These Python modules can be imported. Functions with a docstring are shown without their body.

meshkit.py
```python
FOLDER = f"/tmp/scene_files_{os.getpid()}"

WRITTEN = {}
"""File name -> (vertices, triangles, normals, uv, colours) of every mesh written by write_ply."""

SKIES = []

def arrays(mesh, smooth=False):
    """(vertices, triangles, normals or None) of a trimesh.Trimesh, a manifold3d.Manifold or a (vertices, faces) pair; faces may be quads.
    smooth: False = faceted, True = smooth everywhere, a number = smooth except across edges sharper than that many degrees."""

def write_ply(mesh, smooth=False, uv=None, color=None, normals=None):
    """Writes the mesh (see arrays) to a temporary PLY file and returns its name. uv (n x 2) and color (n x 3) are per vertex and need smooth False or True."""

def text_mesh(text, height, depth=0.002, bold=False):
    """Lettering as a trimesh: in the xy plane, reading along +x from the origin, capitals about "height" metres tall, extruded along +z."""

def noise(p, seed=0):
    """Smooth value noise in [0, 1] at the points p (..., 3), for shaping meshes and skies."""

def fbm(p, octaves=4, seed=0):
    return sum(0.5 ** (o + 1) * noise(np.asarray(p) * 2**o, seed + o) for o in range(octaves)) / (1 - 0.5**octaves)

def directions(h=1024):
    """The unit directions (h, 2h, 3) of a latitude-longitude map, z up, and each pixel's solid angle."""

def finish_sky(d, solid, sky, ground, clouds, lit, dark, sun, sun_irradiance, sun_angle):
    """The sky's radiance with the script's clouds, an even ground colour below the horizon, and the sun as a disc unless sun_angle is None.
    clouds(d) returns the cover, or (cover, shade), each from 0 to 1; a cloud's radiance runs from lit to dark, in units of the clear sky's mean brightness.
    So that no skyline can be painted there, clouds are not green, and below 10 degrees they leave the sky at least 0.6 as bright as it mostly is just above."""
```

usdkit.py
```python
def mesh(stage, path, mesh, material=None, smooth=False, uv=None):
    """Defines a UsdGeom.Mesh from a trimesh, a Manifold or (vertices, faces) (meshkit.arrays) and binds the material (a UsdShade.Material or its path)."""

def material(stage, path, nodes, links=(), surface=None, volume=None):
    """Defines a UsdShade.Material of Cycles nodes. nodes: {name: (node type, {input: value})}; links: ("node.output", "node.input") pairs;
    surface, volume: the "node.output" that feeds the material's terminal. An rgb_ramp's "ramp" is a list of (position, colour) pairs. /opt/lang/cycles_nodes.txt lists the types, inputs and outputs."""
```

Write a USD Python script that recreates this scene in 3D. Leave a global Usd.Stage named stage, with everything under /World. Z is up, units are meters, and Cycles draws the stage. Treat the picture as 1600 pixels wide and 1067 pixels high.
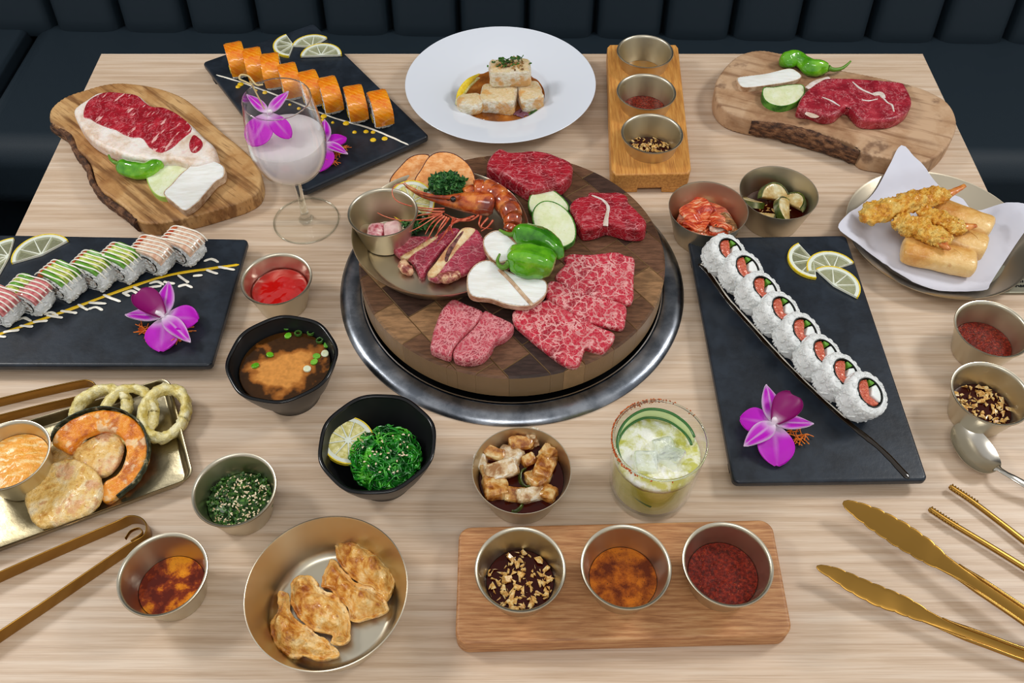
import math, random
import numpy as np, trimesh, shapely
import manifold3d as m3
from shapely.geometry import Polygon, Point
from scipy.spatial import Delaunay
import usdkit, meshkit
from meshkit import fbm
from pxr import Usd, UsdGeom, UsdLux, UsdShade, Gf, Sdf, Vt

stage = Usd.Stage.CreateInMemory()
UsdGeom.SetStageUpAxis(stage, UsdGeom.Tokens.z); UsdGeom.SetStageMetersPerUnit(stage, 1.0)
UsdGeom.Xform.Define(stage, '/World'); UsdGeom.Scope.Define(stage, '/World/Looks')
# ---------------- camera, light, exposure ----------------
T = 0.75                                   # height of the table top
FPX, CAMH = 1417.0, 0.781                  # focal length in pixels of a 1600 px wide frame; lens above the table top
TH = math.atan(1805 / FPX)                 # downward pitch
cam = UsdGeom.Camera.Define(stage, '/World/camera')
cam.CreateHorizontalApertureAttr(36.0); cam.CreateVerticalApertureAttr(36.0 * 1067 / 1600)
cam.CreateFocalLengthAttr(36.0 * FPX / 1600); cam.CreateClippingRangeAttr(Gf.Vec2f(0.02, 50))
cam.AddTransformOp().Set(Gf.Matrix4d().SetRotate(Gf.Rotation(Gf.Vec3d(1, 0, 0), 90 - math.degrees(TH))) * Gf.Matrix4d().SetTranslate(Gf.Vec3d(0, 0, T + CAMH)))
cam.CreateExposureAttr(-0.02)
cam.CreateFStopAttr(22.0); cam.CreateFocusDistanceAttr(0.95)
dome = UsdLux.DomeLight.Define(stage, '/World/room_light')
dome.CreateColorAttr(Gf.Vec3f(1.0, 0.985, 0.97)); dome.CreateIntensityAttr(0.18)
def softbox(name, pos, aim, w, h, power, col=(1, .96, .9)):
    l = UsdLux.RectLight.Define(stage, '/World/' + name)
    l.CreateWidthAttr(w); l.CreateHeightAttr(h); l.CreateIntensityAttr(power); l.CreateColorAttr(Gf.Vec3f(*col))
    z = np.array(pos, float) - np.array(aim, float); z /= np.linalg.norm(z)
    x = np.cross([0, 0, 1.0], z); x /= np.linalg.norm(x); y = np.cross(z, x)
    m = np.eye(4); m[:3, 0], m[:3, 1], m[:3, 2], m[:3, 3] = x, y, z, pos
    l.AddTransformOp().Set(Gf.Matrix4d(*m.T.ravel().tolist()))
softbox('studio_lamp', (-1.45, .95, T + 1.35), (0, .6, T), .36, .36, 30, (1, .98, .95))
softbox('studio_lamp_001', (1.45, 1.0, T + 1.35), (0, .6, T), .36, .36, 30, (1, .98, .95))
softbox('studio_lamp_002', (0.0, -.55, T + 1.9), (0, .7, T), 1.0, .5, 6.0, (1, .98, .95))

# ---------------- helpers ----------------
def C(h):
    v = np.array([int(h[i:i + 2], 16) for i in (0, 2, 4)]) / 255
    return tuple(np.where(v <= .04045, v / 12.92, ((v + .055) / 1.055) ** 2.4))
def ray(px, py):
    x, v = (px - 800) / FPX, (py - 533.5) / FPX
    return np.array([x, math.cos(TH) - v * math.sin(TH), -math.sin(TH) - v * math.cos(TH)])
EYE = np.array([0, 0, T + CAMH])
def P(px, py, h=0.0):                      # the point at height h above the table that stands at a place of the photo
    d = ray(px, py); return EYE + d * ((h - CAMH) / d[2])
def unit(v): v = np.asarray(v, float); return v / np.linalg.norm(v)
class Fr:
    """A local frame: origin at the point seen at a place of the photo (height h), local z = n, turned by yaw (degrees) about n."""
    def __init__(s, c, h=0.0, n=(0, 0, 1), yaw=0, o=None):
        n = unit(n); s.o = P(*c, h) if o is None else np.array(o, float)
        x = unit(np.cross((0, 1, 0), n)); y = np.cross(n, x); a = math.radians(yaw)
        s.R = np.stack([x * math.cos(a) + y * math.sin(a), y * math.cos(a) - x * math.sin(a), n], 1)
        s.M = np.eye(4); s.M[:3, :3] = s.R; s.M[:3, 3] = s.o
    def l(s, pts, z=0.0):                  # places of the photo -> local points at local height z
        z = np.broadcast_to(z, (len(pts),)); out = []
        for (a, b), k in zip(pts, z):
            d = ray(a, b); n = s.R[:, 2]; t = np.dot(s.o + n * k - EYE, n) / np.dot(d, n)
            out.append(s.R.T @ (EYE + d * t - s.o))
        return np.array(out)
    def out(s, pts, z=0.0, n=None, sharp=False):
        p = s.l(pts, z)[:, :2]; return p if sharp else spline(p, n or max(40, 6 * len(p)), True)
def spline(p, n, closed=False):
    p = np.asarray(p, float)
    q = np.vstack([p[-1:], p, p[:2]]) if closed else np.vstack([2 * p[:1] - p[1:2], p, 2 * p[-1:] - p[-2:-1]])
    m = len(p) if closed else len(p) - 1
    u = np.linspace(0, m, n, endpoint=not closed); i = np.minimum(u.astype(int), m - 1); t = (u - i)[:, None]
    a, b, c, d = q[i], q[i + 1], q[i + 2], q[i + 3]
    return .5 * (2 * b + (c - a) * t + (2 * a - 5 * b + 4 * c - d) * t * t + (3 * b - a - 3 * c + d) * t ** 3)
counts = {}
def numbered(path):
    k = counts.get(path, 0); counts[path] = k + 1
    return path if k == 0 else '%s_%03d' % (path, k)
def gm(M): return Gf.Matrix4d(*np.asarray(M, float).T.ravel().tolist())
def T4(x=0, y=0, z=0, rz=0, rx=0, ry=0, s=1):
    return trimesh.transformations.compose_matrix(scale=[s] * 3, angles=np.radians([rx, ry, rz]), translate=[x, y, z])
def tag(p, label=None, cat=None, group=None, kind=None):
    for k, v in (('label', label), ('category', cat), ('group', group), ('kind', kind)):
        if v: p.SetCustomDataByKey(k, v)
    return p
def thing(name, label, cat, M=None, group=None, kind=None):
    x = UsdGeom.Xform.Define(stage, numbered('/World/' + name))
    x.AddTransformOp().Set(gm(np.eye(4) if M is None else M))
    return tag(x.GetPrim(), label, cat, group, kind)
def part(name, mesh, mat, parent, smooth=38, label=None, kind=None, col=None):
    path = numbered(str(parent.GetPath()) + '/' + name)
    if isinstance(mesh, m3.Manifold):
        q = mesh.to_mesh(); mesh = trimesh.Trimesh(np.array(q.vert_properties[:, :3]), np.array(q.tri_verts), process=False)
    m = usdkit.mesh(stage, path, mesh, mat, smooth=True if col is not None else smooth)
    if col is not None:
        UsdGeom.PrimvarsAPI(m).CreatePrimvar('Col', Sdf.ValueTypeNames.Color3fArray, 'vertex').Set(Vt.Vec3fArray.FromNumpy(np.asarray(col, np.float32)))
    return tag(m.GetPrim(), label, kind=kind)
def solo(name, mesh, mat, label, cat, M=None, group=None, kind=None, smooth=38, col=None):
    p = part(name, mesh, mat, stage.GetPrimAtPath('/World'), smooth, col=col)
    UsdGeom.Xformable(p).AddTransformOp().Set(gm(np.eye(4) if M is None else M))
    return tag(p, label, cat, group, kind)
def copy(src, label, M, group=None, cat=None):
    x = UsdGeom.Xform.Define(stage, numbered('/World/' + src.GetName().rstrip('0123456789_')))
    r = x.GetPrim(); r.GetReferences().AddInternalReference(src.GetPath())
    x.ClearXformOpOrder(); x.MakeMatrixXform().Set(gm(M))
    d = src.GetCustomData(); r.SetInstanceable(True)
    return tag(r, label, cat or d.get('category'), group or d.get('group'))
def cat(*ms): return trimesh.util.concatenate([m for m in ms if m is not None])
def tm(v, f): return trimesh.Trimesh(np.asarray(v, float), np.asarray(f, int), process=False)
def mv(m, M): m = m.copy(); m.apply_transform(M); return m
def grid_faces(n, m, wrap=False):
    i, j = np.meshgrid(np.arange(n - 1), np.arange(m if wrap else m - 1), indexing='ij'); k = (j + 1) % m
    q = np.stack([i * m + j, i * m + k, (i + 1) * m + k, (i + 1) * m + j], -1).reshape(-1, 4)
    return np.vstack([q[:, [0, 1, 2]], q[:, [0, 2, 3]]])
def lathe(prof, n=72, wob=None):
    prof = np.asarray(prof, float); a = np.arange(n) * 2 * np.pi / n
    r = prof[:, :1] * np.ones(n) if wob is None else prof[:, :1] * (1 + wob(a)[None] * np.clip(prof[:, 1:2] / prof[:, 1].max(), 0, 1))
    v = np.stack([r * np.cos(a), r * np.sin(a), prof[:, 1:2] * np.ones(n)], -1).reshape(-1, 3)
    m = tm(v, grid_faces(len(prof), n, True))
    if m.volume < 0: m.invert()
    return m
def arcpts(cx, cz, r, a0, a1, n=7):
    a = np.radians(np.linspace(a0, a1, n)); return [(cx + r * math.cos(t), cz + r * math.sin(t)) for t in a]
def loft(path, rad, n=14, up=(0, 0, 1), ex=1.0, caps=True):
    """A tube along path; rad = radius, or (side, up) radii, per point; ex < 1 squares the section."""
    p = np.asarray(path, float); t = np.gradient(p, axis=0); t /= np.linalg.norm(t, axis=1, keepdims=True) + 1e-12
    u = np.broadcast_to(np.asarray(up, float), p.shape)
    s = np.cross(t, u); L = np.linalg.norm(s, axis=1, keepdims=True); s = np.where(L > 1e-5, s / np.maximum(L, 1e-9), [1, 0, 0]); w = np.cross(s, t)
    rad = np.asarray(rad, float)
    if rad.ndim == 0: rad = np.full((len(p), 2), float(rad))
    elif rad.ndim == 1: rad = np.tile(rad, (len(p), 1)) if len(rad) == 2 and len(p) != 2 else np.stack([rad, rad], 1)
    a = np.arange(n) * 2 * np.pi / n
    ca, sa = np.sign(np.cos(a)) * np.abs(np.cos(a)) ** ex, np.sign(np.sin(a)) * np.abs(np.sin(a)) ** ex
    v = (p[:, None] + rad[:, :1, None] * ca[None, :, None] * s[:, None] + rad[:, 1:, None] * sa[None, :, None] * w[:, None]).reshape(-1, 3)
    f = grid_faces(len(p), n, True)
    if caps:
        k = len(v); v = np.vstack([v, p[0], p[-1]]); j = np.arange(n); b = (len(p) - 1) * n
        f = np.vstack([f, np.stack([np.full(n, k), (j + 1) % n, j], 1), np.stack([np.full(n, k + 1), b + j, b + (j + 1) % n], 1)])
    m = tm(v, f)
    if m.volume < 0: m.invert()
    return m
def noisy(m, amp, scale, seed=0, octv=3, ridge=False):
    m = m.copy(); f = fbm(m.vertices * scale + 31.7, octv, seed)
    f = (.5 - np.abs(f - .5) * 2) if ridge else f - .5
    m.vertices = m.vertices + m.vertex_normals * (f * 2 * amp)[:, None]; return m
def ball(sub=3, r=(1, 1, 1), ex=1.0):
    m = trimesh.creation.icosphere(sub); v = m.vertices
    if ex != 1: v = np.sign(v) * np.abs(v) ** ex
    m.vertices = v * np.asarray(r); return m
def rbox(sx, sy, sz, r, k=8):
    """A rounded box with a subdivided surface, centred in x, y, standing on z = 0."""
    g = np.linspace(-1, 1, k + 1); vs, fs, n = [], [], 0
    for ax in range(3):
        for sg in (-1, 1):
            a, b = np.meshgrid(g, g, indexing='ij'); p = np.zeros((k + 1, k + 1, 3)); p[..., ax] = sg; p[..., (ax + 1) % 3] = a; p[..., (ax + 2) % 3] = b
            f = grid_faces(k + 1, k + 1); fs.append((f if sg > 0 else f[:, ::-1]) + n); vs.append(p.reshape(-1, 3)); n += (k + 1) ** 2
    v = np.vstack(vs); h = np.array([sx, sy, sz]) / 2
    w = np.sign(v) * np.abs(np.sin(v * np.pi / 2)) ** .9 * h; core = np.clip(w, -(h - r), h - r); d = w - core
    L = np.linalg.norm(d, axis=1, keepdims=True); w = core + np.where(L > 1e-9, d / np.maximum(L, 1e-9) * r, 0)
    m = trimesh.Trimesh(w + [0, 0, sz / 2], np.vstack(fs), process=False); m.merge_vertices(); return m
def pad(out, t, er=.004, res=.004, amp=0.0, ns=120, seed=0, top=None, rb=0.0, wob=0.0, holes=()):
    """A slab over a traced outline: flat underside at z = 0, rounded edge er, bumpy top at about z = t."""
    pg = Polygon(out, holes).buffer(0)
    if pg.geom_type != 'Polygon': pg = max(pg.geoms, key=lambda g: g.area)
    pts, loops, rng = [], [], np.random.default_rng(seed)
    for d in (0, .1, .35, .7, 1.1):
        q = pg.buffer(-d * er) if d else pg
        for g in getattr(q, 'geoms', [q]):
            if g.is_empty: continue
            for ring in [g.exterior, *g.interiors]:
                k = max(8, int(ring.length / res)); s = np.arange(k) / k * ring.length
                xy = np.array([ring.interpolate(x).coords[0] for x in s])
                if d == 0:
                    if not ring.is_ccw: xy = xy[::-1]
                    if ring is not g.exterior and len(loops): xy = xy[::-1]
                    loops.append((sum(map(len, pts)), k))
                pts.append(xy)
    x0, y0, x1, y1 = pg.bounds; gx, gy = np.meshgrid(np.arange(x0, x1, res), np.arange(y0, y1, res))
    g = np.stack([gx.ravel(), gy.ravel()], 1) + rng.uniform(-.25, .25, (gx.size, 2)) * res
    inner = pg.buffer(-1.1 * er - .4 * res)
    if not inner.is_empty: pts.append(g[shapely.contains_xy(inner, g[:, 0], g[:, 1])])
    p = np.vstack(pts); tri = Delaunay(p).simplices; cc = p[tri].mean(1)
    a, b, c = p[tri[:, 0]], p[tri[:, 1]], p[tri[:, 2]]
    area = (b[:, 0] - a[:, 0]) * (c[:, 1] - a[:, 1]) - (b[:, 1] - a[:, 1]) * (c[:, 0] - a[:, 0])
    keep = shapely.contains_xy(pg, cc[:, 0], cc[:, 1]) & (np.abs(area) > 1e-12); tri, area = tri[keep], area[keep]; tri[area < 0] = tri[area < 0][:, ::-1]
    d = shapely.distance(shapely.points(p), pg.boundary); u = np.clip(d / er, 0, 1); arc = np.sqrt(np.maximum(0, 1 - (1 - u) ** 2))
    tt = np.full(len(p), float(t)) if top is None else t + top(p[:, 0], p[:, 1], d)
    z = np.maximum(tt - er, 0) + np.minimum(er, tt) * arc
    if amp: z = z + amp * 2 * (fbm(np.c_[p, np.full(len(p), seed * 3.1)] * [ns, ns, 1], 4, seed) - .5) * np.clip(d / er, .25, 1)
    lo = np.zeros(len(p)) if not rb else rb * (1 - np.sqrt(np.maximum(0, 1 - (1 - np.clip(d / rb, 0, 1)) ** 2)))
    lo = np.minimum(lo, z - 1e-4); n = len(p)
    v = np.vstack([np.c_[p, z], np.c_[p, lo]]); f = [tri, tri[:, ::-1] + n]
    for s, k in loops:
        j = s + np.arange(k); jn = s + (np.arange(k) + 1) % k
        f += [np.stack([j, j + n, jn + n], 1), np.stack([j, jn + n, jn], 1)]
    if wob: v[:, :2] += wob * 2 * (np.stack([fbm(v * ns * .6, 3, seed + 5), fbm(v * ns * .6 + 40, 3, seed + 6)], 1) - .5)
    return tm(v, np.vstack(f))
def circle(r, n=48, cx=0, cy=0, ry=None):
    a = np.arange(n) * 2 * np.pi / n; return np.stack([cx + r * np.cos(a), cy + (ry or r) * np.sin(a)], 1)
def rrect(w, h, r, n=6):
    pts = []
    for cx, cy, a in ((w / 2 - r, h / 2 - r, 0), (-w / 2 + r, h / 2 - r, 90), (-w / 2 + r, -h / 2 + r, 180), (w / 2 - r, -h / 2 + r, 270)): pts += arcpts(cx, cy, r, a, a + 90, n)
    return np.array(pts)
def hull_slab(out, t, b, n=5):
    """A convex outline as a slab with rounded edges of radius b, as a Manifold."""
    pg, pts = Polygon(out), []
    for a in np.linspace(0, np.pi / 2, n):
        xy = np.array(pg.buffer(-b * (1 - math.sin(a)) - 1e-9, join_style=1).exterior.coords)
        for z in (b * (1 - math.cos(a)), t - b * (1 - math.cos(a))): pts.append(np.c_[xy, np.full(len(xy), z)])
    return m3.Manifold.hull_points(np.vstack(pts).astype(np.float32))
def cyl(r0, r1, h, x=0, y=0, z=0, n=64): return m3.Manifold.cylinder(h, r0, r1, n).translate((x, y, z))
def prism(pg, t, z=0):
    m = trimesh.creation.extrude_polygon(pg, t, engine='earcut'); m.apply_translation([0, 0, z]); return m
def ribbon(path, w, t, up, edge=None):
    """A flat strip (width w along side, thickness t along up) swept along path; w, t per point or constant."""
    return loft(path, np.stack([np.broadcast_to(np.asarray(w) / 2, (len(path),)), np.broadcast_to(np.asarray(t) / 2, (len(path),))], 1), 12, up, .45)

# ---------------- materials ----------------
def M(name, base, layers=(), rough=.5, metal=0, spec=.5, bumps=(), sss=0, sr=(1, .35, .2), ss=.004, coat=0, crough=.1, trans=0, ior=1.45, alpha=1, attr=False, rlayer=None, aniso=0, tl=0):
    """base: a colour, or ramp stops for a noise given as ('noise', stops, scale, stretch, distortion). layers: dicts painted over it in turn."""
    N = {'tc': ('texture_coordinate', {}), 'p': ('principled_bsdf', dict(roughness=rough, metallic=metal, specular_ior_level=spec, coat_weight=coat, coat_roughness=crough, transmission_weight=trans, ior=ior, alpha=alpha, subsurface_weight=sss, subsurface_radius=sr, subsurface_scale=ss, anisotropic=aniso))}
    L = []; cnt = [0]
    def nm(k): cnt[0] += 1; return '%s%d' % (k, cnt[0])
    def vec(st=(1, 1, 1), warp=0, ws=40, rot=(0, 0, 0)):
        m = nm('map'); N[m] = ('mapping', dict(mapping_type='texture', scale=tuple(1 / q for q in st), rotation=tuple(np.radians(rot)))); L.append(('tc.object', m + '.vector'))
        if not warp: return m + '.vector'
        n, s, k, a = nm('wn'), nm('ws'), nm('wk'), nm('wa')
        N[n] = ('noise_texture', dict(scale=ws, detail=3)); L.append(('tc.object', n + '.vector'))
        N[s] = ('vector_math', dict(math_type='subtract', vector2=(.5, .5, .5))); L.append((n + '.color', s + '.vector1'))
        N[k] = ('vector_math', dict(math_type='scale', scale=warp)); L.append((s + '.vector', k + '.vector1'))
        N[a] = ('vector_math', dict(math_type='add')); L.append((m + '.vector', a + '.vector1')); L.append((k + '.vector', a + '.vector2'))
        return a + '.vector'
    def fac(d):
        k = d.get('k', 'noise')
        if k == 'top':
            g, s, r = nm('geo'), nm('sep'), nm('mr'); N[g] = ('geometry', {}); N[s] = ('separate_xyz', {}); L.append((g + '.normal', s + '.vector')); src = s + '.z'
        elif k == 'rand':
            o, r = nm('oi'), nm('mr'); N[o] = ('object_info', {}); src = o + '.random'
        else:
            v = vec(d.get('st', (1, 1, 1)), d.get('warp', 0), d.get('ws', 40), d.get('rot', (0, 0, 0))); t = nm('tx')
            if k in ('noise', 'contour'): N[t] = ('noise_texture', dict(scale=d['s'], detail=d.get('det', 4), roughness=d.get('nr', .55), distortion=d.get('dis', 0))); src = t + '.fac'
            elif k == 'vein': N[t] = ('voronoi_texture', dict(scale=d['s'], feature='distance_to_edge')); src = t + '.distance'
            elif k == 'spot': N[t] = ('voronoi_texture', dict(scale=d['s'], feature='f1')); src = t + '.distance'
            elif k == 'cell': N[t] = ('voronoi_texture', dict(scale=d['s'], feature='f1')); s_ = nm('sc'); N[s_] = ('separate_color', {}); L.append((t + '.color', s_ + '.color')); src = s_ + '.r'
            elif k == 'wave': N[t] = ('wave_texture', dict(scale=d['s'], distortion=d.get('dis', 2), detail=2, detail_scale=d.get('ds', 1), bands_direction=d.get('dir', 'x'), wave_type=d.get('wt', 'bands'))); src = t + '.fac'
            L.append((v, t + '.vector'))
            if k == 'contour':
                a, b = nm('ms'), nm('mb'); N[a] = ('math', dict(math_type='subtract', value2=.5)); N[b] = ('math', dict(math_type='absolute')); L.append((src, a + '.value1')); L.append((a + '.value', b + '.value1')); src = b + '.value'
            r = nm('mr')
        N[r] = ('map_range', dict(range_type='smoothstep', from_min=d['lo'], from_max=d['hi'], to_min=0.0, to_max=d.get('amt', 1.0))) if d['lo'] < d['hi'] else ('map_range', dict(range_type='smoothstep', from_min=d['hi'], from_max=d['lo'], to_min=d.get('amt', 1.0), to_max=0.0))
        L.append((src, r + '.value')); return r + '.result'
    if attr: N['at'] = ('attribute', {'attribute': 'Col'}); cur = 'at.color'
    elif isinstance(base[0], str):
        _, stops, s, st, warp = base; N['bt'] = ('noise_texture', dict(scale=s, detail=6, roughness=.6)); L.append((vec(st, warp), 'bt.vector'))
        N['br'] = ('rgb_ramp', {'ramp': [(.5 + (a - .5) * .58, b) for a, b in stops]}); L.append(('bt.fac', 'br.fac')); cur = 'br.color'
    else: cur = None
    for d in layers:
        m = nm('mix'); N[m] = ('mix_color', dict(blend_type=d.get('blend', 'mix'), b=d['c']))
        if cur is None: N[m][1]['a'] = base
        else: L.append((cur, m + '.a'))
        L.append((fac(d), m + '.fac')); cur = m + '.result'
    if cur is None: N['p'][1]['base_color'] = base
    else: L.append((cur, 'p.base_color'))
    if rlayer: L.append((fac(rlayer), 'p.roughness'))
    prev = None
    for d in bumps:
        b = nm('bump'); N[b] = ('bump', dict(strength=d.get('str', 1), distance=d['d'])); L.append((fac({'lo': 0., 'hi': 1., **d}), b + '.height'))
        if prev: L.append((prev, b + '.normal'))
        prev = b + '.normal'
    if prev: L.append((prev, 'p.normal'))
    surf = 'p.BSDF'
    if tl:
        N['tl'] = ('translucent_bsdf', {}); N['mx'] = ('mix_closure', dict(fac=tl))
        if cur: L.append((cur, 'tl.color'))
        else: N['tl'][1]['color'] = base
        L += [('p.BSDF', 'mx.closure1'), ('tl.BSDF', 'mx.closure2')]; surf = 'mx.closure'
    return usdkit.material(stage, '/World/Looks/' + name, N, L, surface=surf)
def glass_mat(name, tint, k=1.0):
    return usdkit.material(stage, '/World/Looks/' + name, {'w': ('layer_weight', {'blend': .5}), 'q': ('math', dict(math_type='power', value2=3.5)), 'f': ('math', dict(math_type='multiply_add', value2=.75, value3=.012)), 't': ('transparent_bsdf', {'color': tint}), 'g': ('glossy_bsdf', {'color': (1, 1, 1), 'roughness': .02}), 'm': ('mix_closure', {})},
                           [('w.facing', 'q.value1'), ('q.value', 'f.value1'), ('f.value', 'm.fac'), ('t.BSDF', 'm.closure1'), ('g.BSDF', 'm.closure2')], surface='m.closure')
# ---------------- setting ----------------
leather = M('black_leather', C('1d2932'), rough=.55, spec=.35, bumps=[dict(k='spot', s=900, d=.0003, str=.35)])
oak = M('oak_laminate', ('noise', [(.2, C('bea388')), (.4, C('ccb399')), (.55, C('d4bda5')), (.8, C('dcc9b4'))], 9, (.55, 17, 1), .012),
        [dict(s=30, st=(.35, 26, 1), lo=.56, hi=.68, c=C('ab9078'), amt=.34), dict(s=110, st=(.3, 20, 1), lo=.5, hi=.8, c=C('e2d2bd'), amt=.4), dict(s=60, st=(.12, 22, 1), lo=.52, hi=.66, c=C('a98d74'), amt=.4)], rough=.38, spec=.4)
flo = M('brown_floor', ('noise', [(.3, C('20150f')), (.7, C('3a281c'))], 4, (1, 12, 1), .05), rough=.5)
wallm = M('charcoal_wall', C('2c2f33'), rough=.8)
blackm = M('black_metal', C('141517'), rough=.4, metal=.6)
p = solo('floor', prism(shapely.box(-3, -1.5, 3, 3), .1, -.1), flo, 'dark brown wooden restaurant floor under table and booth', 'floor', kind='structure')
p = solo('wall_back', prism(shapely.box(-3, 2.02, 3, 2.14), 2.6), wallm, 'charcoal wall behind the booth backrest', 'wall', kind='structure')
# booth: a long bench whose backrest is upholstered in vertical channels
BA = -1.35
BM = T4(-.05, 1.645, 0, rz=BA)
booth = thing('booth_bench', 'black leather booth bench with vertical channel tufted backrest behind the table', 'bench', BM)
def channel(i):
    n, k = 15, 26; u = np.linspace(-1, 1, n); zz = np.linspace(0, 1, k)
    U, Z = np.meshgrid(u, zz, indexing='ij'); w = .0695
    bul = .036 * np.sqrt(np.maximum(0, 1 - np.abs(U) ** 5)) * np.minimum(1, np.sqrt(np.clip(Z / .03, 0, 1)) * .25 + .75)
    z = T - .315 + Z * .52; lean = .16 * Z * .52
    X = U * w + i * .1398; Y = .03 - bul + lean
    v = np.stack([X, Y, z], -1).reshape(-1, 3); b = np.stack([X, .10 + lean, z], -1).reshape(-1, 3)
    f = grid_faces(n, k); N = n * k; loop = [j * k for j in range(n)] + [(n - 1) * k + j for j in range(1, k)] + [j * k + k - 1 for j in range(n - 2, -1, -1)] + [j for j in range(k - 2, 0, -1)]
    lp = np.array(loop); ln = np.roll(lp, -1)
    return tm(np.vstack([v, b]), np.vstack([f, f[:, ::-1] + N, np.stack([lp, lp + N, ln + N], 1)[:, ::-1], np.stack([lp, ln + N, ln], 1)[:, ::-1]]))
for i in range(-10, 11): part('channel', channel(i + .07), leather, booth, 50)
part('seat_cushion', hull_slab(np.array([(-.955, -.37), (3.2, -.37), (3.2, .06), (-.955, .06)]), .16, .05, 10).translate((0, 0, T - .46)), leather, booth, 45)
part('seat_cushion', hull_slab(np.array([(-2.2, -1.0), (-.957, -1.0), (-.957, .06), (-2.2, .06)]), .16, .012, 6).translate((0, 0, T - .457)), leather, booth, 45)
part('base', cat(prism(shapely.box(-.9, -.26, 2.4, .1), T - .45), prism(shapely.box(-2.2, -.95, -1.0, .1), T - .45)), leather, booth, False)
part('back_panel', prism(shapely.box(-2.2, .19, 2.4, .30), T + .25), blackm, booth, False)
# table
table = thing('dining_table', 'light oak laminate restaurant table covered with dishes', 'table', T4(0, .62, 0))
ring_c = (0.0, .699 - .62)
top = hull_slab(np.array([(-.6, -.57), (.6, -.57), (.6, .528), (-.6, .528)]), .032, .0025).translate((0, 0, T - .032)) - cyl(.17, .17, .1, *ring_c, T - .06)
part('tabletop', top, oak, table, 30)
part('pedestal', cat(prism(shapely.box(-.09, -.09, .09, .09), T - .232, .02)), blackm, table, False)
part('foot', hull_slab(rrect(.7, .5, .05), .02, .006), blackm, table, 30)
part('burner_box', prism(Polygon(circle(.2, 48, *ring_c)), .2, T - .232), blackm, table, 30)
panelm = M('panel_metal', C('8a8776'), rough=.35, metal=.6)
f = Fr((1577, 428), .0)
cp = thing('control_panel', 'grey-green metal control panel with dark markings at the table edge, behind the fried food plate', 'panel', f.M)
po = f.out([(1520, 457), (1612, 457), (1606, 434), (1590, 414), (1520, 414)], .004, sharp=True)
part('plate', hull_slab(po, .004, .001), panelm, cp, 30)
rng = np.random.default_rng(3); mk = []
for r_, (yy, n) in enumerate(((434, 9), (440, 11), (447, 12))):
    for q in np.linspace(1566, 1606, n):
        b = hull_slab(rrect(rng.uniform(.0012, .0024), rng.uniform(.002, .0042), .0004, 2), .0006, .0002, 2)
        c_ = f.l([(q, yy)], .004)[0]; a = b.to_mesh(); mk.append(mv(tm(a.vert_properties[:, :3], a.tri_verts), T4(*c_, rz=rng.uniform(-40, 40))))
part('marking', cat(*mk), blackm, cp, False, kind='stuff')

# grill ring and round end-grain board
steel = M('dark_steel', ('noise', [(.3, C('6e747d')), (.7, C('a6abb3'))], 30, (1, 1, 1), .01), rough=.26, metal=1, bumps=[dict(s=900, d=.0002, str=.25)])
chrome = M('polished_steel', C('c4c8ce'), rough=.12, metal=1)
RM = T4(0, .699, T)
gr = thing('grill_ring', 'round dark steel grill surround set in the table under the wooden board', 'grill', RM)
part('rim', lathe([(.171, -.006), (.171, .004), (.1745, .0062), (.180, .0055), (.186, .0068), (.192, .0052), (.1965, .0022), (.1968, 0.0003), (.18, 0.0003)], 128), steel, gr, 60)
part('inner_lip', lathe([(.158, -.02), (.1605, -.019), (.1685, .0005), (.1705, .0062), (.1720, .0064), (.1705, -.002), (.160, -.0215), (.158, -.022)], 128), chrome, gr, 60)
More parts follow.
